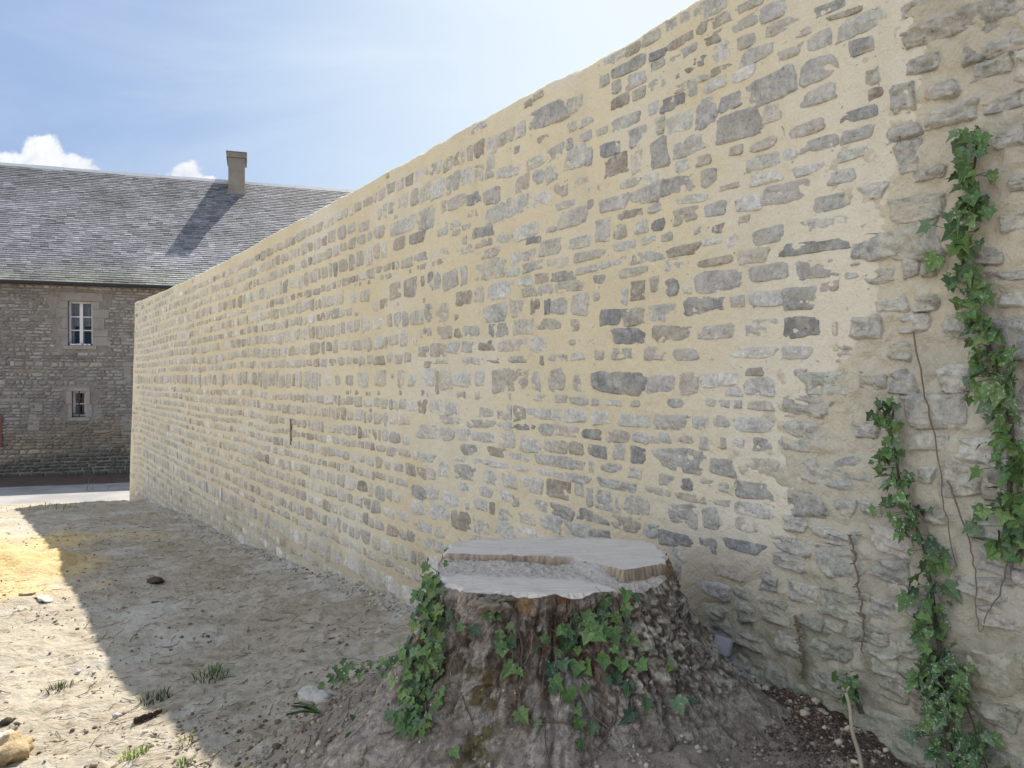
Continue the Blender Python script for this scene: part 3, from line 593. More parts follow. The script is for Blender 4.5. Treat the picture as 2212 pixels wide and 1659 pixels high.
# front face, rounded cap and back, built as one swept sheet
def wall_sheet(name, sfun, nsteps, zb, zrows, mat, parent, extra, level, drop, cap_r=0.045, thick=0.5, endcap=None):
    tcol = np.linspace(0, 1, nsteps)
    tz = np.linspace(0, 1, zrows)
    T, R = np.meshgrid(tcol, tz, indexing='ij')
    zguess = zb + R * (1.52 - zb)
    S = sfun(T, zguess)
    zt = ztop(S) - cap_r
    Z = zb + R * (zt - zb)
    D = level(S, Z) + drop(S, Z, T)
    Pf = wpos(S, Z, D + bulge(S, Z))
    ang = np.linspace(0, np.pi / 2, 9)[1:]
    caps = []
    St = S[:, -1]; Zt = Z[:, -1]; Dt = (D + bulge(S, Z))[:, -1]
    for a in ang:
        caps.append(wpos(St, Zt + cap_r * np.sin(a) + 0.006 * vnoise(St * 14, St * 0 + a * 3, 91), Dt - cap_r * (1 - np.cos(a)) + 0.005 * vnoise(St * 17, St * 0 + a * 2, 92)))
    caps.append(wpos(St, Zt + cap_r + 0.02, np.full_like(St, -thick * 0.5)))
    caps.append(wpos(St, Zt + cap_r - 0.01, np.full_like(St, -thick)))
    caps.append(wpos(St, np.full_like(St, zb), np.full_like(St, -thick)))
    P = np.concatenate([Pf] + [c[:, None] for c in caps], 1)
    ex = extra(S, Z); ex = np.concatenate([ex] + [ex[:, -1:]] * len(caps), 1)
    nv = P.shape[1]
    fs = [grid_faces(nsteps, nv)]
    V = P.reshape(-1, 3)
    fs.append(np.array([list(range(nv))])[:, ::-1]); fs.append(np.array([[(nsteps - 1) * nv + k for k in range(nv)]]))
    # n-gons must have the same vertex count per array
    o = mesh_np(name, V, fs, mat, None, None, ex.reshape(-1, 3))
    return keep(o, parent)
def s_new(T, zg):
    a = sbound(zg) - 0.20; b = S_END
    q = 11.0
    return a + (b - a) * (q ** T - 1) / (q - 1) if False else a * (b / a) ** T
def ex_new(S, Z):
    zg = terrain_at_wall(S)
    low = smooth(0.55, 0.02, Z - zg + 0.25 * fbm(S * 1.5, Z * 3, 81, 3))
    edge = smooth(0.9, 0.0, S - sbound(Z) + 0.3 * fbm(S * 3, Z * 3, 82, 3))
    foot = smooth(4.2, 3.4, S) * smooth(-0.45, -0.85, Z)
    return np.stack([np.clip(low * 0.6 + foot * 0.5, 0, 1), np.clip(edge * 0.7 + 0.5 * smooth(0.1, 0.45, fbm(S * 1.1, Z * 1.6, 83, 3)), 0, 1), 0 * S], -1)
def terrain_at_wall(S):
    X = WO[0] + S * WD[0]; Y = S * WD[1]; return hbase(X.ravel()[::1], Y.ravel()).reshape(S.shape) if S.size < 5000 else np.interp(S, _tw_s, _tw_z)
_tw_s = np.linspace(-4, 21, 200); _tw_z = hbase(WO[0] + _tw_s * WD[0], _tw_s * WD[1])
def drop_new(S, Z, T): return -0.030 * smooth(0.17, 0.0, S - (sbound(Z) - 0.20)) + 0.0015
wall_sheet('mortar', s_new, 900, -2.95, 330, M_MORTAR, new_wall, ex_new, mortar_level, drop_new)
# rusty iron strap left in the masonry
mb = MB(); s_, z_ = wall_sz(629, 905); s2, z2 = wall_sz(631, 962)
a0 = wpos(np.array(s_ - 0.02), np.array(z_), np.array(float(bulge(s_, z_)) - 0.01)); mb.box(a0, WD * 0.05, WN * 0.022, np.array([0, 0, float(z2 - z_)]), (0.19, 0.13, 0.085))
keep(mb.build('iron_strap', M_ROCK), new_wall)

# the old stretch ------------------------------------------------------------
def in_old(s, z, w_, h_): return s + w_ / 2 < float(sbound(z)) - 0.02 and z + h_ / 2 < float(ztop(s)) - 0.02
oc = fill_courses(-4.5, 4.2, -1.5, 1.6, (0.10, 0.18), (0.16, 0.36), 0.012, True, 15, old, in_old)
oc += fill_courses(1.0, 4.2, -1.4, 1.6, (0.045, 0.085), (0.06, 0.18), 0.014, True, 16, old + oc, in_old)
ost = [q for q in old if q[0] < float(sbound(q[1])) + 0.15] + oc
rr = np.random.default_rng(3)
for q in ost:
    q[4] = np.array(q[4]) * np.array([0.97, 0.97, 0.93]) * 0.45 + np.array([0.47, 0.455, 0.415]) * 0.55
    if q[1] < -0.75: q[4] = q[4] * np.array([0.80, 0.82, 0.74])
onear = [q for q in ost if q[0] > 1.6]; ofar = [q for q in ost if q[0] <= 1.6]
OD = [0.003, 0.003, 0.002, 0.002, 0.001, 0.0, -0.001, -0.003, -0.009, -0.022]
for q in onear: q[2] *= 1.10; q[3] *= 1.12
pn = stone_mesh('n', onear, None, None, wall_pos, 48, RI, OD, 0.10, 4, 0.0105, (-0.001, 0.008), 0.07, 0.14)
pf = stone_mesh('f', ofar, None, None, wall_pos, 12, [0.5, 0.88, 1.12], [0.0015, 0.0, -0.014], 0.10, 5, 0.004, (0.003, 0.014))
V, fs, ti = join([pn, pf])
keep(mesh_np('rubble_stones', V, fs, M_OLDSTONE, None, ti), old_wall)
def s_old(T, zg):
    b = sbound(zg) + 0.35; a = np.full_like(b, 1.3)
    return np.where(T < 0.04, -5 + (a + 5) * (T / 0.04), a + (b - a) * (T - 0.04) / 0.96)
def lev_old(s, z): return -0.0045 + 0.012 * fbm(s * 5, z * 6, 75, 3) + 0.016 * fbm(s * 24, z * 30, 76, 4)
def ex_old(S, Z):
    g = smooth(-0.35, -1.15, Z + 0.35 * fbm(S * 2, Z * 2, 84, 3)) * 0.85
    near_ = smooth(0.55, 0.0, sbound(Z) - S + 0.5 * fbm(S * 2.5, Z * 2.5, 85, 3)) * (1 - 0.6 * g)
    return np.stack([g, near_, 0 * S], -1)
wall_sheet('mortar', s_old, 430, -1.9, 330, M_OLDMORTAR, old_wall, ex_old, lev_old, lambda S, Z, T: -0.02 * smooth(0.2, 0.35, S - sbound(Z)) - 0.001)

# ------------------------------------------------------------------ the house behind
BASE_Z, EAVE_Z = -2.72, 2.86
def fac(x, y):                  # picture point -> facade (u, z)
    r = ray(x, y); k = (P0 @ HN) / (r[0] * HN[0] + r[1] * HN[1]); p = r * k
    return float((p[:2] - P0) @ HT), float(p[2])
house = empty('stone_house', tuple(hpt(0, 0, BASE_Z)), 'old two storey stone house with slate roof and one chimney across the road', 'house')
U0, U1 = -9.0, 15.0
uw0, zw1 = fac(147, 650); uw1, zw0 = fac(200, 747)
ul0, zl1 = fac(155, 845); ul1, zl0 = fac(184.5, 901)
DEPTH = 7.8; REC = 0.17
def slab(mb, u0, u1, z0, z1, v0, v1, col=(1, 1, 1)):
    mb.box(hpt(u0, v0, z0), H3 * (u1 - u0), N3 * (v1 - v0), Z3 * (z1 - z0), col)
mb = MB(); jc = (0.25, 0.22, 0.19)
us_ = [U0, uw0, ul0, ul1, uw1, U1]
# mortar core of the front wall, pierced by the two windows
slab(mb, U0, uw0, BASE_Z - 0.3, EAVE_Z, 0, 0.5, jc); slab(mb, uw1, U1, BASE_Z - 0.3, EAVE_Z, 0, 0.5, jc)
slab(mb, uw0, uw1, zw1, EAVE_Z, 0, 0.5, jc); slab(mb, uw0, uw1, zl1, zw0, 0, 0.5, jc); slab(mb, uw0, uw1, BASE_Z - 0.3, zl0, 0, 0.5, jc)
slab(mb, uw0, ul0, zl0, zl1, 0, 0.5, jc); slab(mb, ul1, uw1, zl0, zl1, 0, 0.5, jc)
slab(mb, U0, U1, BASE_Z - 0.3, EAVE_Z, DEPTH - 0.5, DEPTH, jc); slab(mb, U0, U0 + 0.5, BASE_Z - 0.3, EAVE_Z, 0.5, DEPTH - 0.5, jc); slab(mb, U1 - 0.5, U1, BASE_Z - 0.3, EAVE_Z, 0.5, DEPTH - 0.5, jc)
keep(mb.build('wall', M_HOUSE), house)
def hwall_pos(S, Z, D):
    return (np.array([P0[0], P0[1], 0]) + S[..., None] * H3 - D[..., None] * N3 + Z[..., None] * Z3)
def rect(u0, u1, z0, z1): return [(u0 + u1) / 2, (z0 + z1) / 2, u1 - u0, z1 - z0, (0, 0, 0)]
sw = 0.30
occ = [rect(uw0 - sw, uw1 + sw, zw0 - 0.12, zw1 + 0.26), rect(ul0 - 0.16, ul1 + 0.2, zl0 - 0.1, zl1 + 0.16)]
hs = fill_courses(-6.0, 9.0, BASE_Z, EAVE_Z - 0.02, (0.055, 0.105), (0.10, 0.34), 0.013, True, 31, occ, lambda *a: True)
r5 = np.random.default_rng(6)
for q in hs:
    c = np.array(q[4]) * 0.35 + np.array([0.33, 0.30, 0.265]) * 0.55
    c *= 0.80 * r5.uniform(0.82, 1.16)
    n = float(fbm(np.array(q[0] * 0.6), np.array(q[1] * 0.6), 35, 3)); c *= 1 + 0.35 * n
    lowz = float(smooth(-0.9, -1.5, q[1] + 0.5 * n)); c = c * (1 - lowz) + lowz * c * np.array([0.98, 0.86, 0.66])
    moss = float(smooth(-1.95, -2.35, q[1] + 0.3 * n)); c = c * (1 - moss) + moss * np.array([0.105, 0.105, 0.075])
    top = float(smooth(2.3, 2.6, q[1])); c = c * (1 + 0.18 * top)
    q[4] = c
V, fs, ti = stone_mesh('h', hs, None, None, hwall_pos, 12, [0.5, 0.86, 1.0], [0.008, 0.004, -0.012], 0.10, 8, 0.006, (0.006, 0.03), 0.10)
keep(mesh_np('rubble_stones', V, fs, M_HOUSE, None, ti), house)
# dressed stone round the windows: irregular quoins
def surround(u0, u1, z0, z1, hts, lint, wl, wr):
    mb = MB(); z = z0
    for k, h in enumerate(hts):
        a = wl[k % len(wl)]; b = wr[k % len(wr)]; g = 0.006
        slab(mb, u0 - a, u0 - 0.003, z + g, z + h - g, -0.012 - 0.004 * (k % 3), 0.30, np.ones(3) * (1 + 0.07 * ((k * 7) % 5 - 2)))
        slab(mb, u1 + 0.003, u1 + b, z + g, z + h - g, -0.011 - 0.004 * ((k + 1) % 3), 0.30, np.ones(3) * (1 + 0.07 * ((k * 3) % 5 - 2)))
        z += h
    slab(mb, u0 - lint * 0.8, u1 + lint * 1.1, z1 + 0.004, z1 + lint, -0.018, 0.30)
    slab(mb, u0 - 0.1, u1 + 0.1, z0 - 0.1, z0 - 0.003, -0.03, 0.30)
    return mb
Hq = zw1 - zw0
keep(surround(uw0, uw1, zw0, zw1, [Hq * .21, Hq * .17, Hq * .25, Hq * .2, Hq * .17], 0.24, [0.16, 0.25, 0.14, 0.28, 0.2], [0.46, 0.40, 0.30, 0.42, 0.18]).build('window_surround', M_DRESSED), house)
Hq = zl1 - zl0
keep(surround(ul0, ul1, zl0, zl1, [Hq * .5, Hq * .5], 0.10, [0.09, 0.14], [0.16, 0.11]).build('window_surround', M_DRESSED), house)
def window(u0, u1, z0, z1, leaves, rows, lab, fw=0.05, curtains=True):
    mb = MB(); v0 = REC; v1 = REC + 0.06
    slab(mb, u0, u0 + fw, z0, z1, v0, v1); slab(mb, u1 - fw, u1, z0, z1, v0, v1)
    slab(mb, u0 + fw, u1 - fw, z1 - fw, z1, v0, v1); slab(mb, u0 + fw, u1 - fw, z0, z0 + fw * 1.2, v0, v1)
    W = (u1 - u0 - 2 * fw) / leaves
    for k in range(1, leaves):
        uc = u0 + fw + W * k; slab(mb, uc - 0.042, uc + 0.042, z0 + fw * 1.2, z1 - fw, v0 - 0.012, v1)
    hz = (z1 - z0 - 2.2 * fw) / rows
    for k in range(leaves):
        a = u0 + fw + W * k + (0.042 if k else 0.0); b = u0 + fw + W * (k + 1) - (0.042 if k < leaves - 1 else 0)
        for j in range(1, rows):
            zc = z0 + 1.2 * fw + hz * j; slab(mb, a, b, zc - 0.015, zc + 0.015, v0 + 0.006, v1 - 0.006)
    f = mb.build('window', M_WHITE); keep(f, house); f['label'] = lab
    mb = MB(); slab(mb, u0 + fw, u1 - fw, z0 + fw, z1 - fw, v0 + 0.026, v0 + 0.032)
    g = mb.build('glass', M_GLASS); g.parent = f
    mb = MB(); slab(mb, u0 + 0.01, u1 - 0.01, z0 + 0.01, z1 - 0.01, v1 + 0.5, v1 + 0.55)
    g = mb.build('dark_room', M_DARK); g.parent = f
    if curtains:
        uu = np.linspace(u0 + 0.04, u1 - 0.04, 60); zz = np.array([z0 + 0.05, z0 + 0.45 * (z1 - z0), z1 - 0.04])
        V = []
        for a in uu:
            for b in zz:
                fr = (a - u0) / (u1 - u0)
                V.append(hpt(u0 + (u1 - u0) * (0.5 + (fr - 0.5) * (1.0 if b > z0 + 0.1 else 1.0)), v1 + 0.10 + 0.025 * math.sin(a * 70), b))
        left = np.array(V); keepm = []
        ff = grid_faces(60, 3)
        cen = left[ff].mean(1); ucen = (cen[:, :2] - P0) @ HT; fr = (ucen - u0) / (u1 - u0); zf = (cen[:, 2] - z0) / (z1 - z0)
        ok = ~((zf < 0.45) & (fr > 0.58) & (fr < 0.96)) & ~((zf < 0.45) & (fr > 0.2) & (fr < 0.45))
        c = mesh_np('curtain', left, [ff[ok]], M_CURTAIN); c.parent = f
    return f
wf = window(uw0, uw1, zw0, zw1, 2, 3, 'white two leaf casement with three panes in each leaf')
mb = MB(); slab(mb, uw0 + 0.02, uw1 - 0.02, zw0 - 0.002, zw0 + 0.05, 0.02, REC - 0.002, (0.12, 0.11, 0.10))
o = mb.build('sill', M_PLAIN); o.parent = wf
mb = MB()
for k in range(14):
    uu = uw0 + 0.06 + k * (uw1 - uw0 - 0.12) / 14 + random.uniform(-.01, .01); slab(mb, uu, uu + random.uniform(.02, .07), zw0 + 0.01, zw0 + 0.045 + random.uniform(0, .012), 0.012, 0.1)
o = mb.build('paint_flakes', M_WHITE); o.parent = wf
lf = window(ul0, ul1, zl0, zl1, 1, 2, 'small barred ground floor window', 0.055, False)
mb = MB()
um = (ul0 + ul1) / 2
slab(mb, um - 0.013, um + 0.013, zl0, zl1, 0.05, 0.076); slab(mb, ul0 - 0.003, ul1 + 0.003, zl0 + 0.1, zl0 + 0.122, 0.051, 0.073); slab(mb, ul0 - 0.003, ul1 + 0.003, zl0 + 0.01, zl0 + 0.028, 0.051, 0.073)
o = mb.build('window_bars', M_IRON); o.parent = lf
# big dressed blocks at the corner of a blocked opening
for (x0, y0, x1, y1) in [(262, 905, 284, 940), (268, 790, 284, 835), (262, 720, 282, 745), (66, 870, 92, 888), (64, 890, 80, 905), (60, 905, 85, 930), (0, 860, 62, 868)]:
    a, b = fac(x0, y1); c, e = fac(x1, y0); mb = MB(); slab(mb, a, c, b, e, -0.022, 0.1); keep(mb.build('dressed_block', M_DRESSED), house)
a, b = fac(-30, 967); c, e = fac(4.6, 893)
mb = MB(); slab(mb, a, c, b, e, -0.05, 0.1); o = keep(mb.build('brick_jamb', M_BRICK), house)
# roof of small slates
PITCH = 1.0; RL = 3.9
roof_n = (-N3 + Z3) / math.sqrt(2); roof_up = (N3 + Z3) / math.sqrt(2)
rz = np.random.default_rng(12)
EX = 0.098; rowsn = int(RL * math.sqrt(2) / EX)
e0 = hpt(0, -0.22, EAVE_Z + 0.03 - 0.22)
Vs = []; Fs = []; Cs = []; n = 0
mb = MB()
for k in range(rowsn + 3):
    u = U0 - 0.3 + rz.uniform(-0.2, 0); y0 = k * EX
    sag = 0.02
    while u < U1 + 0.3:
        ww = rz.uniform(0.16, 0.27); ln = 0.21; jy = rz.normal(0, 0.006); lift = rz.uniform(0.0, 0.003); sk = rz.normal(0, 0.003)
        o = e0 + H3 * u + roof_up * (y0 + jy) + roof_n * (0.026 + lift + 0.03 * float(0.0))
        nn = float(vnoise(np.array(u * 0.45), np.array(y0 * 0.8), 61)); n2 = float(vnoise(np.array(u * 1.6), np.array(y0 * 2.2), 62)); h = y0 / (rowsn * EX)
        g = 0.215 * (1 + 0.45 * nn + 0.35 * n2 - 0.30 * smooth(0.40, 1.0, h) * (0.6 + 1.2 * (nn + 0.3))) * rz.uniform(0.70, 1.28)
        if rz.random() < 0.05: g *= 1.35
        if rz.random() < 0.06: g *= 0.55
        c = np.array([g * 0.96, g * 0.97, g * 1.03])
        low = float(smooth(0.22, 0.0, h)); c = c * (1 - low * 0.5) + low * 0.5 * np.array([0.26, 0.27, 0.17]) * (0.8 + n2)
        mb.box(o, H3 * (ww - 0.006) + roof_up * sk, roof_up * ln + roof_n * -0.030, roof_n * 0.012, c)
        u += ww
keep(mb.build('slate_roof', M_SLATE), house)
# boards under the slates, back slope, gables
mb = MB()
A, B = hpt(U0 - 0.3, -0.24, EAVE_Z - 0.23), hpt(U0 - 0.3, RL, EAVE_Z + RL); Cc = hpt(U0 - 0.3, DEPTH + 0.25, EAVE_Z - 0.23)
L = H3 * (U1 - U0 + 0.6)
mb.add([A, A + L, B + L, B, Cc, Cc + L], [np.array([(0, 1, 2, 3), (3, 2, 5, 4)])], (0.2, 0.2, 0.2)); mb.add([A, B, Cc, A + L, B + L, Cc + L], [np.array([(0, 1, 2), (5, 4, 3)])], (0.25, 0.22, 0.19))
keep(mb.build('roof_deck', M_PLAIN), house)
mb = MB()
top = hpt(0, RL, EAVE_Z + RL + 0.035)
for k in range(int((U1 - U0 + 0.6) / 0.9)):
    u = U0 - 0.3 + k * 0.9; dz = 0.006 * (k % 3)
    mb.add([hpt(u, RL - 0.16, EAVE_Z + RL - 0.10 + dz), hpt(u + 0.905, RL - 0.16, EAVE_Z + RL - 0.10 + dz), hpt(u + 0.905, RL, EAVE_Z + RL + 0.085 + dz), hpt(u, RL, EAVE_Z + RL + 0.085 + dz), hpt(u, RL + 0.16, EAVE_Z + RL - 0.10 + dz), hpt(u + 0.905, RL + 0.16, EAVE_Z + RL - 0.10 + dz)], [np.array([(0, 1, 2, 3), (3, 2, 5, 4)])])
keep(mb.build('ridge_capping', M_ZINC), house)
mb = MB(); gt = np.linspace(U0 - 0.3, U1 + 0.3, 60)
mb.tube(np.array([hpt(a, -0.31, EAVE_Z - 0.22) for a in gt]), 0.055, 8)
keep(mb.build('gutter', M_IRON), house)
# chimney
cu0, cu1, cv0, cv1 = 3.80, 4.33, 3.39, 4.55; cz1 = 7.68
mb = MB()
slab(mb, cu0, cu1, 5.6, cz1 - 0.17, cv0, cv1)
slab(mb, cu0 - 0.06, cu1 + 0.06, cz1 - 0.17, cz1 - 0.10, cv0 - 0.06, cv1 + 0.06); slab(mb, cu0 - 0.045, cu1 + 0.045, cz1 - 0.10, cz1, cv0 - 0.045, cv1 + 0.045)
slab(mb, cu0 - 0.035, cu1 + 0.035, 5.6, 6.42, cv0 - 0.035, cv1 + 0.035)
slab(mb, cu0 - 0.07, cu1 + 0.07, cz1, cz1 + 0.03, cv0 - 0.07, cv1 + 0.07)
bm_ch = keep(mb.build('chimney', M_RENDER), house)
bv = bm_ch.modifiers.new('worn edges', 'BEVEL'); bv.width = 0.012; bv.segments = 2

# ------------------------------------------------------------------ tree stump
ZB, ZF = -0.618, -0.660
def onz(x, y, z):
    r = ray(x, y); k = z / r[2]; return r[:2] * k
_rim = [(955, 1200), (965, 1185), (985, 1170), (1010, 1166), (1060, 1162), (1120, 1160), (1200, 1158), (1260, 1162), (1330, 1164), (1390, 1168), (1420, 1178), (1436, 1195), (1440, 1212)]
_rim2 = [(1440, 1250), (1420, 1266), (1350, 1275), (1280, 1280), (1230, 1284), (1160, 1284), (1100, 1280), (1060, 1279), (1010, 1278), (980, 1268), (955, 1252), (947, 1238), (952, 1225)]
rim = np.array([onz(x, y, ZB) for x, y in _rim] + [onz(x, y, ZF) for x, y in _rim2]) - STC
ra = np.arctan2(rim[:, 1], rim[:, 0]); rr_ = np.hypot(rim[:, 0], rim[:, 1]); k_ = np.argsort(ra); ra, rr_ = ra[k_], rr_[k_]
def rtop(th): return np.interp(th, np.concatenate([ra - 2 * np.pi, ra, ra + 2 * np.pi]), np.tile(rr_, 3)) + 0.010 * vnoise(th * 12, th * 0, 101) + 0.009 * vnoise(th * 34, th * 0, 102) + 0.003 * vnoise(th * 90, th * 0, 103)
_step = np.array([np.append(onz(x, y, ZB), 0)[:2] for x, y in [(900, 1196), (955, 1196), (1060, 1200), (1160, 1203), (1240, 1203), (1300, 1216), (1345, 1231), (1390, 1226), (1437, 1217), (1500, 1210)]])
def stump_top(X, Y):
    ys = np.interp(X, _step[:, 0], _step[:, 1]) + 0.012 * vnoise(X * 30, X * 0, 103)
    d = Y - ys
    k = smooth(-0.004, 0.006, d)
    soft = smooth(0.13, 0.26, X) * smooth(0.36, 0.28, X)             # where the step crumbles away
    k = k * (1 - soft) + soft * smooth(-0.10, 0.05, d)
    z = ZF + (ZB - ZF) * k
    deb = smooth(-0.15, -0.11, d + 0.02 * vnoise(X * 9, Y * 9, 104)) * smooth(0.004, -0.006, d)
    z = z + deb * (0.010 * fbm(X * 30, Y * 30, 105, 3) + 0.004 + 0.022 * smooth(-0.13, -0.01, d) * smooth(0.22, 0.02, X)) + 0.004 * fbm(X * 3, Y * 3, 106, 3) + 0.002 * fbm(X * 8, Y * 60, 107, 3)
    return z, deb, d
stump = empty('tree_stump', (STC[0], STC[1], -1.3), 'broad sawn tree stump with a stepped dusty top, standing in front of the wall', 'stump')
def build_stump():
    nt = 720; th = np.arange(nt) / nt * 2 * np.pi - np.pi
    R0 = rtop(th)
    # cut surface
    nr = 110; q = np.linspace(0, 1, nr) ** 0.8
    T, Q = np.meshgrid(th, q, indexing='ij')
    X = STC[0] + np.cos(T) * R0[:, None] * Q; Y = STC[1] + np.sin(T) * R0[:, None] * Q
    Z, deb, dd = stump_top(X, Y)
    Z = Z - 0.016 * smooth(0.965, 1.0, Q) * (0.5 + fbm(T * 8, Q * 0, 108, 2))
    face = ((dd > -0.010) & (dd < 0.008)).astype(float) * (1 - smooth(0.16, 0.24, X) * smooth(0.34, 0.28, X))
    ex = np.stack([np.clip(deb + 0.7 * smooth(0.16, 0.3, X) * smooth(0.42, 0.30, X) * smooth(0.12, 0.0, np.abs(dd)), 0, 1), face, 0 * X], -1)
    V = np.stack([X, Y, Z], -1).reshape(-1, 3)
    keep(mesh_np('cut_top', V, [grid_faces(nt, nr, wrap=True)], M_CUT, None, None, ex.reshape(-1, 3)), stump)
    # bark and root flare
    nz = 200; t = np.linspace(0, 1, nz) ** 1.15
    Tb, tt = np.meshgrid(th, t, indexing='ij')
    zt = Z[:, -1][:, None]; z = zt + tt * (-1.62 - zt)
    flare = np.interp(th, np.radians([-180, -150, -120, -100, -80, -60, -35, -15, 5, 30, 60, 90, 130, 160, 180]),
                      [0.62, 0.72, 0.72, 0.70, 0.62, 0.66, 0.90, 1.0, 0.90, 0.55, 0.40, 0.4, 0.45, 0.55, 0.62])[:, None]
    roots = 0.5 + 0.5 * np.cos(Tb * 5 + 1.1 + 0.8 * np.sin(Tb * 2)) ; roots = roots ** 1.5
    g = 0.28 * tt + 1.0 * tt ** 2.1
    r = R0[:, None] + 0.002 + flare * g * (0.82 + 0.36 * roots)
    hollow = np.exp(-((Tb + 1.48) / 0.30) ** 2) * np.exp(-((tt - 0.16) / 0.11) ** 2)
    r = r - 0.12 * hollow
    arc = Tb * 0.42
    x_ = np.cos(Tb); y_ = np.sin(Tb)
    k = smooth(0.0, 0.04, tt)
    n1 = fbm(arc * 9 + 3, z * 6, 111, 3); n2 = fbm(arc * 30 + z * 2, z * 16, 113, 4); n3 = fbm(arc * 70, z * 60, 115, 3)
    fis = smooth(0.10, 0.0, np.abs(fbm(arc * 17 + 0.4 * n1, z * 4.5, 124, 3))) * smooth(0.55, 0.15, tt)
    gr = np.abs(fbm(arc * 48, z * 48, 125, 3))
    r = r - k * 0.013 * fis + k * 0.009 * (gr - 0.2)
    r = r + k * (0.045 * n1 + 0.022 * n2 + 0.012 * n3) - k * 0.035 * np.clip(n2 - 0.12, 0, 1)
    V = np.stack([STC[0] + x_ * r, STC[1] + y_ * r, z], -1)
    V[:, 0] = np.stack([STC[0] + np.cos(th) * R0, STC[1] + np.sin(th) * R0, Z[:, -1]], -1)
    base = np.array([0.365, 0.32, 0.27]); dark = np.array([0.13, 0.098, 0.072]); dust = np.array([0.43, 0.385, 0.325]); moss = np.array([0.145, 0.115, 0.055]); red = np.array([0.26, 0.125, 0.075]); wood = np.array([0.46, 0.31, 0.17]); lich = np.array([0.48, 0.46, 0.36])
    def zone(c, m, to): return c * (1 - m[..., None]) + m[..., None] * to
    c = np.broadcast_to(base, Tb.shape + (3,)).copy()
    nn = fbm(arc * 14, z * 14, 117, 4)
    c = zone(c, smooth(0.0, 0.35, n2 + 0.6 * nn), dark); 
    c = zone(c, smooth(0.05, 0.35, -nn + 0.5 * (tt - 0.35)) * 0.75, dust)
    c = zone(c, smooth(0.0, 0.25, fbm(arc * 60, z * 60, 118, 3) + 0.15) * smooth(-0.55, -0.35, Tb + 0.9 + 0.3 * nn) * smooth(0.42, 0.3, tt) * smooth(0.35, 0.1, Tb), dark * 0.9)
    c = zone(c, smooth(0.14, 0.24, fbm(arc * 85, z * 85, 119, 3)) * smooth(-1.2, -0.9, Tb) * smooth(0.45, 0.3, tt), lich)
    soil = smooth(0.22, 0.55, tt + 0.22 * nn) * 0.85
    c = zone(c, soil, np.array([0.33, 0.285, 0.235]) * (1 + 0.5 * fbm(arc * 50, z * 50, 122, 3))[..., None])
    mz = np.exp(-((Tb + 2.12 - 0.3 * (tt - 0.3)) / 0.15) ** 2) * smooth(0.16, 0.26, tt) * smooth(0.62, 0.45, tt)
    c = zone(c, np.clip(mz * 1.1 * smooth(-0.1, 0.15, fbm(arc * 34, z * 34, 120, 4) + 0.02), 0, 1), moss)
    c = zone(c, np.clip(hollow * 1.5, 0, 1) * smooth(0.2, -0.2, n2), red * 0.75)
    c = zone(c, fis * 0.8, dark * 0.55); c = c * (0.92 + 1.2 * gr)[..., None]
    c = zone(c, smooth(0.10, 0.0, tt) * smooth(0.0, 0.25, nn) * 0.7, dust)
    wz = smooth(0.055, 0.04, tt + 0.03 * nn) * np.exp(-((Tb + 1.93) / 0.13) ** 4)
    c = zone(c, np.clip(wz, 0, 1), wood)
    wz = smooth(0.04, 0.03, tt + 0.02 * nn) * np.exp(-((Tb + 1.50) / 0.10) ** 4)
    c = zone(c, np.clip(wz, 0, 1), np.array([0.30, 0.17, 0.10]))
    c = zone(c, smooth(0.06, 0.02, tt) * smooth(0.5, 0.2, np.abs(Tb + 0.05)), wood * 0.7)
    mesh = mesh_np('bark', V.reshape(-1, 3), [grid_faces(nt, nz, wrap=True, flip=True)], M_BARK, None, c.reshape(-1, 3))
    keep(mesh, stump)
    # grit lying on the flare and fine rootlets clinging to the bark
    r9 = np.random.default_rng(44); G = V.reshape(-1, 3); tf = tt.reshape(-1)
    pr = smooth(0.10, 0.5, tf) + 0.12; pick = r9.choice(len(G), 4200, p=pr / pr.sum())
    Bx = np.array([(1, 0, 0), (-1, 0, 0), (0, 1, 0), (0, -1, 0), (0, 0, 1), (0, 0, -1)], float); Fx = np.array([(0, 2, 4), (2, 1, 4), (1, 3, 4), (3, 0, 4), (2, 0, 5), (1, 2, 5), (3, 1, 5), (0, 3, 5)])
    sz = 0.0016 * 5.5 ** (r9.random(4200) ** 2.4)
    GV = G[pick][:, None] + Bx[None] * (1 + r9.normal(0, 0.3, (4200, 6, 1))) * (sz[:, None] * r9.uniform(0.6, 1.3, (4200, 3)))[:, None]
    cc = np.array([(0.36, 0.31, 0.25), (0.24, 0.19, 0.15), (0.13, 0.10, 0.075), (0.44, 0.40, 0.34), (0.30, 0.26, 0.20)])[r9.integers(0, 5, 4200)] * r9.uniform(0.7, 1.2, (4200, 1))
    o = keep(mesh_np('grit', GV.reshape(-1, 3), [(Fx[None] + (np.arange(4200) * 6)[:, None, None]).reshape(-1, 3)], M_PLAIN, None, np.repeat(cc, 6, 0), None, False), stump); o['kind'] = 'stuff'
    mb = MB()
    for q in range(110):
        i = int(r9.integers(0, nt)); j = int(r9.integers(6, 120)); P = []
        if not (-2.9 < th[i] < 0.1): continue
        di = r9.uniform(-1.2, 1.2)
        for s_ in range(int(r9.integers(6, 16))):
            if j >= nz - 1: break
            v = V[int(i) % nt, j]; P.append([v[0] + math.cos(th[int(i) % nt]) * 0.004, v[1] + math.sin(th[int(i) % nt]) * 0.004, v[2]]); j += int(r9.integers(2, 5)); di += r9.normal(0, 0.9); i += di
        if len(P) > 4: mb.tube(P, np.linspace(0.0016, 0.0008, len(P)) * r9.uniform(0.6, 1.6), 4, np.array([0.20, 0.15, 0.11]) * r9.uniform(0.5, 1.7), False)
    o = keep(mb.build('rootlets', M_PLAIN), stump); o['kind'] = 'stuff'
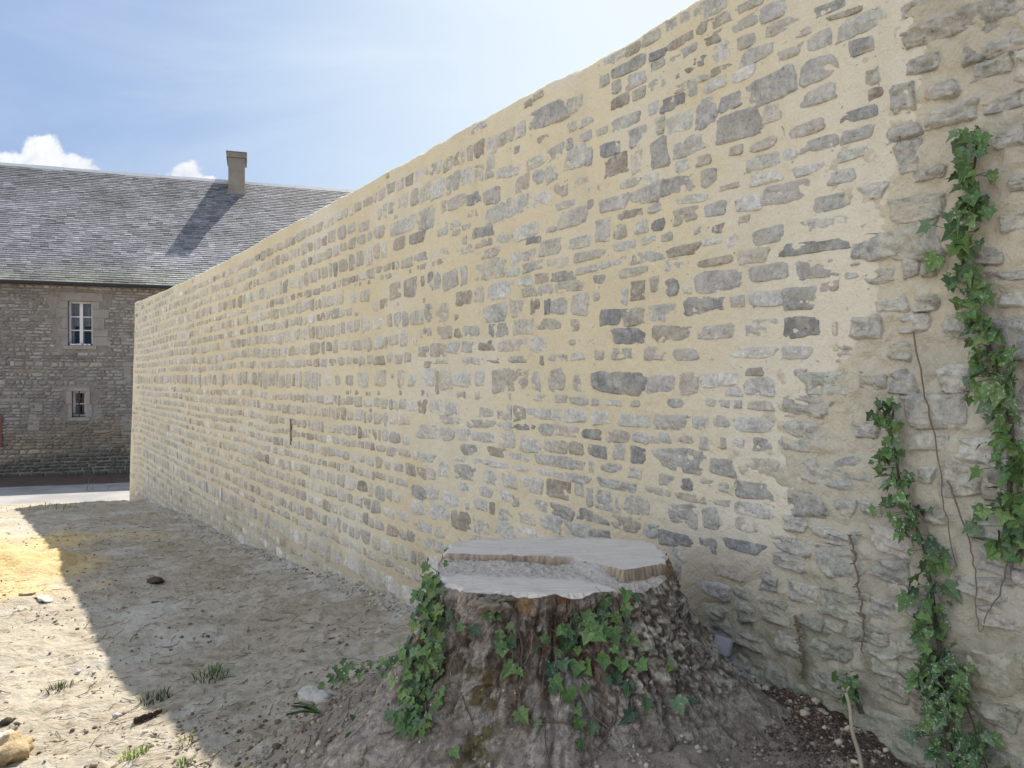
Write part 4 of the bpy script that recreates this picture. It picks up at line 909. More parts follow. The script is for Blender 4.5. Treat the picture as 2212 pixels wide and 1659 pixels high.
    return V.reshape(-1, 3), grid_faces(nt, nz, wrap=True, flip=True), nz
SV, SF, SNZ = build_stump()
# bracket of crusted bark on the front edge, splinters left by the saw
def lump(name, c, rad, mat, col, parent=None, seed=0, flat=0.35, n=26, amp=0.35):
    th = np.linspace(0, 2 * np.pi, n, endpoint=False); ph = np.linspace(-np.pi / 2, np.pi / 2, n // 2)
    T, P = np.meshgrid(th, ph, indexing='ij')
    d = np.stack([np.cos(T) * np.cos(P), np.sin(T) * np.cos(P), np.sin(P)], -1)
    k = 1 + amp * (fbm(d[..., 0] * 2 + seed, d[..., 1] * 2 + d[..., 2] * 1.7, 130 + seed, 4) * 1.4)
    k = 1 + (np.round(k * 5) / 5 - 1) * 0.35 + (k - 1) * 0.65
    k[:, 0] = k[:, 0].mean(); k[:, -1] = k[:, -1].mean()
    V = d * k[..., None] * np.asarray(rad) * np.array([1, 1, flat]); V = V.reshape(-1, 3) + np.asarray(c)
    return mesh_np(name, V, [grid_faces(n, n // 2, wrap=True)], mat, parent, np.broadcast_to(np.asarray(col, float), V.shape))
p = onz(1072, 1283, ZF)
o = lump('bark_flap', (p[0], p[1] - 0.02, ZF - 0.022), (0.040, 0.020, 0.022), M_ROCK, (0.24, 0.21, 0.165), None, 3, 0.7, 60, 1.3); keep(o, stump)
mb = MB()
for (x, y, h, wd) in [(1270, 1212, 0.016, 0.004), (1275, 1211, 0.010, 0.003), (1225, 1208, 0.006, 0.005), (1190, 1205, 0.008, 0.004)]:
    p = onz(x, y, ZF + 0.01); b = np.array([p[0], p[1], ZF + 0.0]); mb.tube([b, b + [0.002, 0, h + 0.012], b + [0.003, 0, h + 0.028]], [wd, wd * 0.8, wd * 0.2], 5, (0.30, 0.24, 0.17))
p = onz(1092, 1202, ZB); b = np.array([p[0], p[1] - 0.004, ZF]); mb.box(b, [0.022, 0, 0], [0, 0.012, 0], [0.003, 0, 0.047], (0.36, 0.29, 0.21))
for k in range(140):
    x = random.uniform(960, 1430); y = random.gauss(1222, 9) + (8 if x > 1250 else 0); p = onz(x, y, ZF + 0.01)
    z, deb, dd = stump_top(np.array([p[0]]), np.array([p[1]])); s_ = random.uniform(0.002, 0.006)
    if deb[0] < 0.4: continue
    a = random.uniform(0, 6.28); ax = np.array([math.cos(a), math.sin(a), 0.1]) * s_ * random.uniform(1, 2.5)
    mb.box(np.array([p[0], p[1], float(z[0]) - 0.001]), ax, np.array([-math.sin(a), math.cos(a), 0.1]) * s_, [0, 0, s_ * 0.7], np.array([0.36, 0.32, 0.26]) * random.uniform(0.6, 1.5))
o = keep(mb.build('splinters', M_PLAIN), stump); o['kind'] = 'stuff'
# pale bare root at lower left
# ------------------------------------------------------------------ ray helpers onto what stands there
deps = bpy.context.evaluated_depsgraph_get()
def bvh_of(V, Fc): return BVHTree.FromPolygons([tuple(v) for v in V], [tuple(int(i) for i in f) for f in Fc])
BV_S = bvh_of(SV, SF)
def hit_stump(x, y):
    h = BV_S.ray_cast(Vector((0, 0, 0)), Vector(ray(x, y)).normalized())
    return (np.array(h[0]), np.array(h[1])) if h[0] is not None else None
def hit_ground(x, y):
    r = ray(x, y); lo, hi = 0.5, 0.5
    for q in np.geomspace(0.8, 40, 900):
        p = r * q
        if p[2] < float(terrain(np.array(p[0]), np.array(p[1]))): hi = q; break
        lo = q
    for _ in range(18):
        m = (lo + hi) / 2; p = r * m
        if p[2] < float(terrain(np.array(p[0]), np.array(p[1]))): hi = m
        else: lo = m
    p = r * hi; return np.array([p[0], p[1], float(terrain(np.array(p[0]), np.array(p[1])))])
def hit_wall(x, y, off=0.012):
    s, z = wall_sz(x, y); return wpos(np.array(s), np.array(z), np.array(float(bulge(s, z)) + off))

# ------------------------------------------------------------------ ivy
_half = np.array([(0, 0), (.20, -.16), (.42, -.10), (.36, .10), (.57, .30), (.30, .43), (0, .95), (0, .27)])
LP = np.concatenate([_half, _half[1:6] * np.array([-1, 1])])       # 0..7 right half and midrib, 8..12 left
LT = np.array([(0, 1, 2), (0, 2, 3), (0, 3, 7), (7, 3, 4), (7, 4, 5), (7, 5, 6), (0, 9, 8), (0, 10, 9), (0, 7, 10), (7, 11, 10), (7, 12, 11), (7, 6, 12)])
GREENS = [(0.065, 0.135, 0.035), (0.085, 0.165, 0.042), (0.050, 0.105, 0.040), (0.036, 0.075, 0.040), (0.12, 0.19, 0.055), (0.085, 0.145, 0.070)]
def leaf(mb, p, n, tip, size, col, dust=0.6, fold=0.18):
    n = np.asarray(n, float); n /= np.linalg.norm(n); tip = np.asarray(tip, float); tip = tip - n * (tip @ n); tip /= np.linalg.norm(tip) + 1e-9
    sd = np.cross(tip, n)
    j = 1 + rng.normal(0, 0.10, LP.shape); q = LP * j * np.array([random.uniform(0.72, 1.15), random.uniform(0.85, 1.15)]); q[:, 0] += random.uniform(-0.12, 0.12) * q[:, 1] ** 2; q[0] = 0
    droop = random.uniform(-0.05, 0.35)
    hgt = fold * np.abs(q[:, 0]) - droop * (q[:, 1]) ** 2 + 0.03 * rng.normal(0, 1, len(q))
    V = np.asarray(p) + size * (q[:, :1] * sd + q[:, 1:2] * tip + hgt[:, None] * n)
    ex = np.stack([np.abs(LP[:, 0]), np.clip(LP[:, 1], 0, 1), np.full(len(LP), dust)], -1)
    mb.add(V, [LT], np.asarray(col) * random.uniform(0.75, 1.25), ex)
def poly(pts, n):
    pts = np.array(pts, float); d = np.concatenate([[0], np.cumsum(np.hypot(*np.diff(pts, axis=0).T))]); q = np.linspace(0, d[-1], n)
    return np.stack([np.interp(q, d, pts[:, 0]), np.interp(q, d, pts[:, 1])], -1)
def wall_ivy(name, path, nleaf, half, size, label, dust, seed, dark=0.0, extra=()):
    random.seed(seed)
    root = empty(name, tuple(hit_wall(*path[-1], 0.0)), label, 'ivy')
    mb = MB(); P = poly(path, 60)
    P[:, 0] += 6 * np.array([vnoise(np.array(k * 0.35), np.array(0.0), seed) for k in range(60)])
    mb.tube([hit_wall(x, y, 0.018) for x, y in P], np.linspace(0.003, 0.009, 60), 6, (0.09, 0.075, 0.055))
    lf = MB()
    for pth, cnt, hw in [(path, nleaf, half)] + list(extra):
        Q = poly(pth, 200)
        if pth is not path: mb.tube([hit_wall(x, y, 0.014) for x, y in Q[::5]], np.linspace(0.004, 0.002, 40), 5, (0.10, 0.08, 0.06))
        for k in range(cnt):
            i = random.randrange(200) if k >= 40 else min(199, k * 5); x, y = Q[i]; f = i / 199
            hw_ = hw[0] + (hw[1] - hw[0]) * f
            side = random.choice((-1, 1)); dx = side * abs(random.gauss(0, 0.55)) * hw_; dy = random.uniform(-18, 10)
            o = random.uniform(0.02, 0.07)
            a = hit_wall(x, y, 0.018); b = hit_wall(x + dx, y + dy, o)
            mb.tube([a, (a + b) / 2 + WN * 0.012, b], 0.0011, 4, (0.12, 0.15, 0.06), False)
            n = WN + 0.75 * np.array([random.gauss(0, 1), random.gauss(0, 1), random.gauss(0, 0.7)]) + np.array([0, 0, 0.35])
            tip = np.array([0, 0, -1.0]) + WD * (-side * random.uniform(-0.1, 1.1) * -1) * -1 + 0.3 * np.array([random.gauss(0, 1), random.gauss(0, 1), random.gauss(0, 1)])
            g = GREENS[random.choice((0, 1, 1, 2, 4, 5) if random.random() > dark else (2, 3, 3, 2, 0, 5))]
            leaf(lf, b, n, tip, size * random.choice((0.55, 0.8, 1.0, 1.0, 1.25)) * random.uniform(0.85, 1.2), g, dust)
    keep(mb.build('stem', M_PLAIN), root); keep(lf.build('leaves', M_LEAF), root)
    return root
wall_ivy('ivy', [(2110, 285), (2104, 380), (2088, 470), (2080, 560), (2098, 640), (2118, 700), (2140, 770), (2160, 830), (2180, 900), (2190, 970), (2184, 1060), (2200, 1130), (2215, 1200)], 230, (38, 62), 0.044,
         'tall ivy climbing the upper right of the old stone wall', 0.55, 3)
wall_ivy('ivy', [(1932, 875), (1924, 930), (1936, 980), (1950, 1050), (1966, 1110), (1992, 1165), (2010, 1230), (2022, 1300), (2032, 1370), (2042, 1440), (2050, 1520), (2060, 1600), (2085, 1700)], 215, (34, 50), 0.040,
         'lower ivy strand running down the old wall to its foot', 0.9, 4, 0.3, [([(2045, 1400), (2075, 1470), (2110, 1560), (2150, 1680)], 50, (26, 44)), ([(2040, 1440), (1990, 1490), (1945, 1450)], 14, (18, 18))])
wall_ivy('ivy', [(1848, 1462), (1858, 1490), (1868, 1540)], 20, (22, 30), 0.04, 'small ivy sprig low on the wall beside a thin stick', 0.5, 5, 0.3)
# dried stems left on the wall
def dead_stem(label, paths, r=0.0028, mat=None, hair=0):
    random.seed(len(label)); mb = MB()
    for pth in paths:
        Q = poly(pth, 26); Q[1:-1] += np.array([[random.gauss(0, 1.6), random.gauss(0, 1.2)] for _ in range(24)])
        mb.tube([hit_wall(x, y, 0.013 + random.uniform(0, 0.006)) for x, y in Q], np.linspace(r, r * 0.55, 26), 5)
        for k in range(hair):
            x, y = Q[random.randrange(26)]; a = hit_wall(x, y, 0.014); mb.tube([a, a + WD * random.uniform(-0.02, 0.02) + np.array([0, 0, random.uniform(-0.012, 0.012)]) + WN * 0.008], [r * 0.7, r * 0.5], 4)
    o = mb.build('dead_ivy_stem', mat or M_TWIG); return thing(o, label, 'dead stem', 'dead ivy stems on the old wall')
dead_stem('thin dead ivy stem hanging left of the tall ivy', [[(1972, 715), (1985, 790), (2003, 880), (2024, 960), (2034, 1040), (2044, 1110), (2058, 1180), (2070, 1225)]])
dead_stem('forked pair of dead stems meeting above the mossy ledge', [[(2046, 1038), (2072, 1100), (2098, 1170), (2112, 1240), (2114, 1310), (2122, 1365)], [(2182, 1150), (2180, 1220), (2166, 1280), (2140, 1320), (2124, 1365)]])
dead_stem('hairy dark dead stem clinging left of the lower ivy', [[(1838, 1158), (1848, 1200), (1858, 1260), (1868, 1320), (1870, 1370), (1866, 1405)]], 0.004, None, 30)
dead_stem('short hairy dead stem near the foot of the wall', [[(1722, 1330), (1728, 1360), (1738, 1410), (1740, 1465)]], 0.005, None, 24)

# ivy on the stump: leaf points measured on the photograph, then set on the bark
fl = """820,480 800,510 960,480 915,550 1005,535 1000,630 1055,610 1085,640 1080,570 1070,710 1090,745 1215,590 1290,575 1335,555 1385,520 1410,570 1330,480 1365,600 1370,415 1400,420 1450,435 1550,420 1590,425 1475,535 1530,495 1495,490 1555,545 1590,600 1520,590 1470,600 1530,640 1480,660 1260,680 1335,665 1215,655 1225,740 1290,720 1260,790 1230,825 1310,825 1370,805 1405,715 1450,720 1540,720 1600,730 1500,780 1560,835 1575,800 1365,920 1390,975 1340,970 1340,1060 1770,870 1820,870 1595,905 1730,700 1195,960 1120,935 1640,880 1440,470 1420,500 1500,560 1560,470 1440,560 1400,600 1545,600 1300,620 1270,640 1505,750 1545,770 1350,720 1250,700"""
random.seed(11)
front_ivy = empty('ivy', (0.2, 2.2, -1.1), 'ivy with broad leaves spread over the front of the tree stump', 'ivy')
lf = MB(); st_ = MB()
for q in fl.split() + ' 1010,560 1020,600 1065,660 1240,600 1310,540 1350,640 1375,560 1480,560 1510,520 1440,520'.split():
    x, y = (float(v) for v in q.split(',')); x = (650 + x / 1.7015) * 2212 / 2560; y = (1250 + y / 1.7015) * 2212 / 2560
    y -= 8
    h = hit_stump(x, y)
    if h is None: continue
    p, n = h; n = n if n @ p < 0 else -n
    o = random.uniform(0.012, 0.035); nn = n * 0.7 + np.array([random.gauss(0, .35), -0.35 + random.gauss(0, .3), 0.35 + random.gauss(0, .2)])
    tip = np.array([random.gauss(0, 0.5), -0.2, -0.9]); sz = random.uniform(0.030, 0.056)
    b = p + n * o; a = p + np.array([random.gauss(0, 0.012), 0, random.uniform(0.01, 0.04)])
    lf.tube([a, (a + b) / 2 + n * 0.006, b], 0.0010, 4, (0.12, 0.13, 0.06), False)
    leaf(lf, b, nn, tip, sz, GREENS[random.choice((0, 1, 1, 4, 2, 5, 3))], 0.35)
for pth in ([(1110, 1300), (1125, 1400), (1120, 1500), (1135, 1560)], [(1255, 1290), (1230, 1400), (1215, 1480), (1245, 1560)], [(1330, 1290), (1350, 1380), (1345, 1470), (1330, 1560), (1290, 1620)], [(1090, 1520), (1150, 1560), (1230, 1565), (1300, 1590)], [(1370, 1290), (1320, 1340), (1290, 1420)]):
    H = [hit_stump(x, y) for x, y in poly(pth, 16)]; H = [h for h in H if h]
    if len(H) > 3:
        m1 = MB(); m1.tube([h[0] + 0.006 * (h[1] if h[1] @ h[0] < 0 else -h[1]) for h in H], np.linspace(0.004, 0.002, len(H)), 5, (0.13, 0.10, 0.07)); keep(m1.build('stem', M_PLAIN), front_ivy)
keep(lf.build('leaves', M_LEAF), front_ivy)
side_ivy = empty('ivy', (-0.35, 2.5, -1.2), 'dense ivy hanging down the left edge of the tree stump', 'ivy')
lf = MB(); st_ = MB(); random.seed(12)
sil = poly([(962, 1190), (945, 1240), (932, 1300), (930, 1360), (915, 1420), (905, 1480), (898, 1540), (905, 1590)], 200)
for k in range(250):
    i = random.randrange(200); x, y = sil[i]; f = i / 199
    x += random.gauss(0, 7 + 17 * min(1, f * 1.6)) + (4 if f < .25 else 0); y += random.uniform(-8, 8)
    for dx in range(0, 80, 4):
        h = hit_stump(x + dx, y)
        if h: break
    if not h: continue
    p, n = h; n = n if n @ p < 0 else -n
    b = p + n * random.uniform(0.008, 0.05) + np.array([-(dx / F) * p[1] * 0.8, 0, 0])
    nn = n * 0.6 + np.array([-0.3 + random.gauss(0, .4), -0.4 + random.gauss(0, .35), 0.3 + random.gauss(0, .3)])
    leaf(lf, b, nn, [random.gauss(-0.1, .45), -0.15, -0.9], random.uniform(0.022, 0.044), GREENS[random.choice((0, 1, 1, 4, 4, 2, 5, 0))], 0.25)
    if k % 2: st_.tube([p, (p + b) / 2 + n * 0.006, b], 0.001, 4, (0.12, 0.12, 0.06), False)
for off in (-6, 4, 14):
    H = [hit_stump(x + 10 + off, y) for x, y in sil[10::9]]; H = [h for h in H if h]
    if len(H) > 3: st_.tube([h[0] + 0.008 * (h[1] if h[1] @ h[0] < 0 else -h[1]) for h in H], np.linspace(0.003, 0.005, len(H)), 5, (0.13, 0.10, 0.07))
keep(st_.build('stem', M_PLAIN), side_ivy); keep(lf.build('leaves', M_LEAF), side_ivy)

# ------------------------------------------------------------------ things lying on the ground
def tuft(px, py, n, ln, label, col, spread=0.05, wid=0.003, seed=0):
    random.seed(seed); b = hit_ground(px, py); mb = MB()
    for k in range(n):
        a = random.uniform(0, 6.28); r = random.random() ** 0.6 * spread; q = b + np.array([math.cos(a) * r, math.sin(a) * r, 0]); q[2] = float(terrain(np.array(q[0]), np.array(q[1]))) - 0.006
        l = ln * random.uniform(0.5, 1.15); lean = random.uniform(0.2, 0.9); a2 = a + random.gauss(0, 0.7); dd = np.array([math.cos(a2), math.sin(a2), 0]); sd = np.array([-dd[1], dd[0], 0]) * wid
        p1 = q + dd * l * lean * 0.4 + np.array([0, 0, l * 0.55]); p2 = q + dd * l * lean + np.array([0, 0, l * (0.95 - 0.4 * lean)])
        mb.add([q - sd, q + sd, p1 + sd * 0.8, p1 - sd * 0.8, p2], [np.array([(0, 1, 2, 3)]), np.array([(3, 2, 4)])], np.array(col) * random.uniform(0.7, 1.3))
    o = mb.build('grass_tuft', M_PLAIN); return thing(o, label, 'grass', 'grass tufts on the bare earth')
tuft(455, 1464, 70, 0.07, 'green grass tuft in the shade left of the stump', (0.075, 0.135, 0.035), 0.09, 0.0035, 1)
tuft(333, 1512, 60, 0.06, 'dull half dry grass tuft just inside the shade edge', (0.10, 0.115, 0.05), 0.08, 0.0035, 2)
tuft(122, 1492, 70, 0.05, 'dark dry grass tuft in the sunlight at the left', (0.10, 0.10, 0.05), 0.08, 0.0035, 3)
tuft(284, 1640, 50, 0.06, 'bright yellow green grass tuft in the sun at the bottom', (0.24, 0.30, 0.08), 0.06, 0.003, 4)
tuft(400, 1605, 26, 0.05, 'small pale grass tuft in the shade beside the sunlit earth', (0.22, 0.22, 0.10), 0.035, 0.0025, 5)
tuft(395, 1655, 24, 0.045, 'tiny green shoot at the bottom edge of the shade', (0.17, 0.24, 0.07), 0.03, 0.003, 6)
o = tuft(110, 1097, 60, 0.09, 'x', (0.13, 0.20, 0.05), 0.7, 0.006, 7); o.name = 'crest_weeds'; o['kind'] = 'stuff'; o['category'] = 'weeds'; o['label'] = 'thin green weeds on the bank crest above the road'; del o['group']

# broad weeds by the mound
def weed(px, py, n, ln, wd, label, seed, dirx=-0.6):
    random.seed(seed); b = hit_ground(px, py); mb = MB()
    for k in range(n):
        a = math.pi + dirx + random.gauss(0, 0.7); dd = np.array([math.cos(a), math.sin(a), 0]); sd = np.array([-dd[1], dd[0], 0.2]); l = ln * random.uniform(0.7, 1.2)
        t_ = np.linspace(0, 1, 7); c = b + t_[:, None] * dd * l + np.stack([0 * t_, 0 * t_, 0.012 + 0.05 * np.sin(t_ * 2.4) * l / 0.2 * random.uniform(.3, 1)], -1)
        ww = wd * np.sin(np.clip(t_ * 0.93 + 0.06, 0, 1) * np.pi) ** 0.8
        V = np.concatenate([c - sd * ww[:, None] + [0, 0, .006], c, c + sd * ww[:, None] + [0, 0, .006]]); f = [(i, i + 1, 7 + i + 1, 7 + i) for i in range(6)] + [(7 + i, 7 + i + 1, 14 + i + 1, 14 + i) for i in range(6)]
        mb.add(V, [np.array(f)], np.array([0.065, 0.115, 0.04]) * random.uniform(0.7, 1.3))
    o = mb.build('weed', M_PLAIN, None, True); return thing(o, label, 'weed')
weed(690, 1552, 5, 0.11, 0.013, 'long leaved green weed on the mound left of the stump', 1)
weed(775, 1590, 2, 0.09, 0.013, 'small flat two leaved weed nearer the stump root', 2)
def sprig(path, n, size, label, seed):
    random.seed(seed); pts = [hit_ground(x, y) + np.array([0, 0, h]) for x, y, h in path]; root = empty('ivy', tuple(pts[0]), label, 'ivy'); mb = MB(); lf = MB()
    P = np.array(pts); t_ = np.linspace(0, 1, 14); PP = np.stack([np.interp(t_, np.linspace(0, 1, len(P)), P[:, k]) for k in range(3)], -1); mb.tube(PP, np.linspace(0.004, 0.002, 14), 5, (0.12, 0.09, 0.06))
    for k in range(n):
        q = PP[random.randrange(14)] + np.array([random.gauss(0, .03), random.gauss(0, .03), random.uniform(0, .03)])
        leaf(lf, q, [random.gauss(0, .4), -0.5, 0.8], [random.gauss(0, .6), -0.4, -0.5], size * random.uniform(.6, 1.2), GREENS[random.choice((0, 1, 4, 2))], 0.3)
    keep(mb.build('stem', M_PLAIN), root); keep(lf.build('leaves', M_LEAF), root)
sprig([(715, 1500, 0.02), (735, 1478, 0.07), (760, 1472, 0.05), (800, 1470, 0.04)], 22, 0.034, 'straggling ivy runner on the mound by the pale rock', 21)
sprig([(870, 1470, 0.02), (850, 1455, 0.05), (830, 1470, 0.03), (845, 1500, 0.02)], 18, 0.032, 'ivy runner spilling left from the stump base', 22)
sprig([(950, 1655, 0.02), (965, 1650, 0.05), (985, 1655, 0.03)], 9, 0.036, 'yellowish ivy leaves at the bottom edge before the stump', 23)
def rock(px, py, rad, col, label, seed, flat=0.55, name='rock', cat='rock', grp=None, sink=0.3):
    p = hit_ground(px, py); r = rad if hasattr(rad, '__len__') else (rad, rad, rad)
    o = lump(name, (0, 0, 0), r, M_ROCK, col, None, seed, flat, 28, 0.55); o.location = (p[0], p[1], p[2] + r[2] * flat * (1 - sink) - 0.004); o.rotation_euler = (0, 0, seed * 1.3)
    return thing(o, label, cat, grp)
rock(18, 1640, (0.085, 0.07, 0.075), (0.42, 0.32, 0.19), 'tan broken stone at the bottom left corner of the photo', 1, 0.7)
rock(690, 1508, (0.10, 0.05, 0.05), (0.45, 0.425, 0.38), 'pale dusty rock half buried beside the stump mound', 2, 0.6, sink=0.8)
rock(0, 1600, (0.05, 0.04, 0.035), (0.52, 0.49, 0.44), 'pale stone in the sun at the left edge above the tan stone', 3)
rock(250, 1551, (0.022, 0.018, 0.02), (0.50, 0.47, 0.47), 'small grey pebble in the sunlight near the bark strip', 5, 0.8)
rock(165, 1456, (0.022, 0.018, 0.02), (0.52, 0.49, 0.49), 'small pale pebble alone on the sunlit earth', 6, 0.8)
rock(334, 1259, (0.085, 0.05, 0.04), (0.085, 0.06, 0.045), 'dark brown clod of soil in the middle of the shade', 7, 0.7, 'soil_clod', 'clod')
rock(12, 1565, (0.035, 0.025, 0.03), (0.06, 0.045, 0.035), 'small black clod in the sunlight at the left edge', 8, 0.6, 'soil_clod', 'clod')
rock(95, 1295, (0.11, 0.05, 0.03), (0.50, 0.465, 0.40), 'flat pale stone at the foot of the sand', 9, 0.5)
# grey tile leaning at the foot of the wall
mb = MB(); p = hit_wall(1548, 1396, 0.05); mb.box(p - WD * 0.03, WD * -0.075, WN * 0.015 + np.array([0, 0, 0.0]), np.array([0.0, 0, 0.055]) - WN * 0.02, (0.40, 0.39, 0.40))
thing(mb.build('tile_piece', M_PLAIN), 'small square grey tile piece leaning on the wall foot behind the stump', 'tile')
# strip of bark on the shade line
a, b = hit_ground(286, 1566), hit_ground(348, 1545); mb = MB(); n = 30
dd = (b - a); sd = np.cross(dd / np.linalg.norm(dd), [0, 0, 1.0])
V = []
for i in range(n):
    f = i / (n - 1); c = a + dd * f + np.array([0, 0, 0.012]); wq = 0.016 * (1 - 0.5 * f) * random.uniform(0.75, 1.25)
    for k, (u, hh) in enumerate(((-1, -0.008), (-0.5, 0.012), (0.5, 0.015), (1, -0.008))): V.append(c + sd * u * wq + np.array([0, 0, hh * random.uniform(.7, 1.3)]))
V = np.array(V); mb.add(V, [grid_faces(n, 4)], (0.075, 0.045, 0.032)); thing(mb.build('bark_strip', M_BARK), 'dark strip of bark lying across the edge of the shade', 'bark')
# stick standing at lower right
mb = MB(); g = hit_ground(1864, 1668); tp = ray(1828, 1498) * (g[1] + 0.03)
P = np.array([g + (tp - g) * f + np.array([0.004 * math.sin(f * 9), 0.003 * math.sin(f * 7), 0]) for f in np.linspace(-0.25, 1, 12)]); mb.tube(P, np.linspace(0.0075, 0.005, 12), 7)
mb.tube([P[-1], P[-1] + np.array([0.012, 0, 0.018])], [0.0045, 0.003], 5); mb.tube([P[-1], P[-1] + np.array([-0.012, -0.005, 0.016])], [0.0045, 0.003], 5)
thing(mb.build('stick', M_PALETWIG, None, True), 'thin pale forked stick standing in the soil by the old wall', 'stick')
# pale root at lower left of the stump
mb = MB(); P = [hit_ground(x, y) + np.array([0, 0, h]) for x, y, h in [(905, 1565, .03), (865, 1600, .03), (825, 1630, .02), (780, 1662, .012), (740, 1690, 0.0)]]
P = np.array(P); t_ = np.linspace(0, 1, 20); PP = np.stack([np.interp(t_, np.linspace(0, 1, 5), P[:, k]) for k in range(3)], -1); PP += 0.004 * rng.normal(0, 1, PP.shape)
mb.tube(PP, np.linspace(0.013, 0.008, 20), 8, (0.34, 0.29, 0.23)); keep(mb.build('root', M_ROCK), stump)
# twigs
def twig(pts, r, label, mat=None, h=0.008):
    P = np.array([hit_ground(x, y) + np.array([0, 0, h + (q[0] if q else 0)]) for x, y, *q in pts]); t_ = np.linspace(0, 1, 12)
    PP = np.stack([np.interp(t_, np.linspace(0, 1, len(P)), P[:, k]) for k in range(3)], -1) + 0.003 * rng.normal(0, 1, (12, 3))
    mb = MB(); mb.tube(PP, np.linspace(r, r * 0.5, 12), 5); o = mb.build('twig', mat or M_TWIG); return thing(o, label, 'twig', 'dead twigs on the ground')
twig([(405, 1391), (430, 1390), (462, 1397)], 0.004, 'pale short twig in the shade above the grass tuft', M_PALETWIG)
twig([(467, 1375, 0.0), (469, 1355, 0.02), (471, 1340, 0.0)], 0.006, 'pale peeled twig pointing away in the middle of the shade', M_PALETWIG)
twig([(278, 1390), (300, 1362), (324, 1350)], 0.003, 'thin curved twig just inside the shadow edge')
twig([(195, 1340), (188, 1350), (180, 1362)], 0.004, 'little twig on the shadow edge below the sand')
twig([(326, 1304), (350, 1302), (368, 1291)], 0.006, 'twig lying beneath the dark clod in the shade')
twig([(330, 1401), (365, 1402), (384, 1394)], 0.004, 'dark twig lying flat above the half dry grass')
twig([(560, 1340), (590, 1345), (618, 1335)], 0.004, 'dark twig near the middle of the shaded ground')
twig([(690, 1640), (735, 1634), (780, 1642)], 0.004, 'thin twig on gravelly soil left of the pale root')
twig([(40, 1289), (70, 1286), (92, 1278)], 0.012, 'dark stick crossing the tip of the shade', None)
twig([(186, 1066, 0.05), (192, 1058, 0.25), (203, 1050, 0.36)], 0.010, 'bent dead twig standing on the bank crest against the road')
twig([(198, 1065, 0.0), (200, 1062, 0.14), (204, 1060, 0.26)], 0.008, 'short upright twig on the bank crest beside the bent one')
twig([(228, 1064, 0.0), (236, 1061, 0.12), (244, 1060, 0.10)], 0.007, 'small arched twig on the bank crest')
# sand heap
def sand():
    c = np.array([-6.5, 7.6]); n, m = 160, 70; th = np.arange(n) / n * 2 * np.pi; q = np.linspace(0, 1, m)
    T, Q = np.meshgrid(th, q, indexing='ij'); R = (1.75 + 0.35 * np.sin(T * 3 + 1) + 0.4 * vnoise(T * 3, T * 0, 140)) * Q
    X = c[0] + R * np.cos(T) * 1.2; Y = c[1] + R * np.sin(T) * 0.95
    Z = terrain(X, Y) + 0.38 * (1 - smooth(0.05, 1.0, Q)) + 0.18 * fbm(X * 2.5, Y * 2.5, 141, 4) * (1 - Q ** 3) + 0.05 * fbm(X * 9, Y * 9, 143, 4) - 0.035 * smooth(0.8, 1.0, Q)
    o = mesh_np('sand_pile', np.stack([X, Y, Z], -1).reshape(-1, 3), [grid_faces(n, m, wrap=True)], M_SAND); return thing(o, 'low heap of yellow building sand in the sun at the left edge', 'sand pile')
sand()
# crumbs, clods and gravel: nobody could count them
def crumbs(name, n, sampler, size, cols, seed, label=None):
    r = np.random.default_rng(seed); base = np.array([(1, 1, 1), (-1, 1, 1), (-1, -1, 1), (1, -1, 1), (1, 1, -1), (-1, 1, -1), (-1, -1, -1), (1, -1, -1)], float) * 0.58
    extra = np.array([(0, 0, 1), (0, 0, -1), (1, 0, 0), (-1, 0, 0), (0, 1, 0), (0, -1, 0)], float)
    B = np.concatenate([base, extra])
    tri = []
    for fc, c in (((0, 1, 2, 3), 8), ((7, 6, 5, 4), 9), ((0, 3, 7, 4), 10), ((2, 1, 5, 6), 11), ((1, 0, 4, 5), 12), ((3, 2, 6, 7), 13)):
        for i in range(4): tri.append((fc[i], fc[(i + 1) % 4], c))
    tri = np.array(tri)
    XY = sampler(r, n); n = len(XY); sz = size[0] * (size[1] / size[0]) ** (r.random(n) ** 2.2)
    P = B[None] * (1 + r.normal(0, 0.18, (n, 14, 3))) * (sz[:, None] * r.uniform(0.6, 1.3, (n, 3)))[:, None]
    P[:, :, 2] *= 0.7; a = r.uniform(0, 6.28, n); ca, sa = np.cos(a)[:, None], np.sin(a)[:, None]
    x = P[:, :, 0] * ca - P[:, :, 1] * sa; y = P[:, :, 0] * sa + P[:, :, 1] * ca
    z = terrain(XY[:, 0], XY[:, 1]) + sz * 0.25
    V = np.stack([x + XY[:, :1], y + XY[:, 1:2], P[:, :, 2] + z[:, None]], -1).reshape(-1, 3)
    T = (tri[None] + (np.arange(n) * 14)[:, None, None]).reshape(-1, 3)
    ci = np.array(cols)[r.integers(0, len(cols), n)] * r.uniform(0.75, 1.25, (n, 1))
    o = mesh_np(name, V, [T], M_PLAIN, None, np.repeat(ci, 14, 0), None, True); o['kind'] = 'stuff'
    if label: o['label'] = label
    return o
def s_yard(r, n):
    d = np.exp(r.uniform(math.log(2.2), math.log(15), n)); a = np.radians(r.uniform(-36, 8, n)); X = d * np.sin(a); Y = d * np.cos(a)
    k = fbm(X * 1.2, Y * 1.2, 151, 3) + r.normal(0, 0.25, n) > 0.05
    wd = (X - WO[0]) * WN[0] + Y * WN[1]; return np.stack([X, Y], -1)[k & (wd > 0.03)]
crumbs('soil_crumbs', 20000, s_yard, (0.0025, 0.016), [(0.30, 0.25, 0.18), (0.22, 0.18, 0.13), (0.40, 0.35, 0.27), (0.13, 0.10, 0.075), (0.16, 0.13, 0.10)], 1)
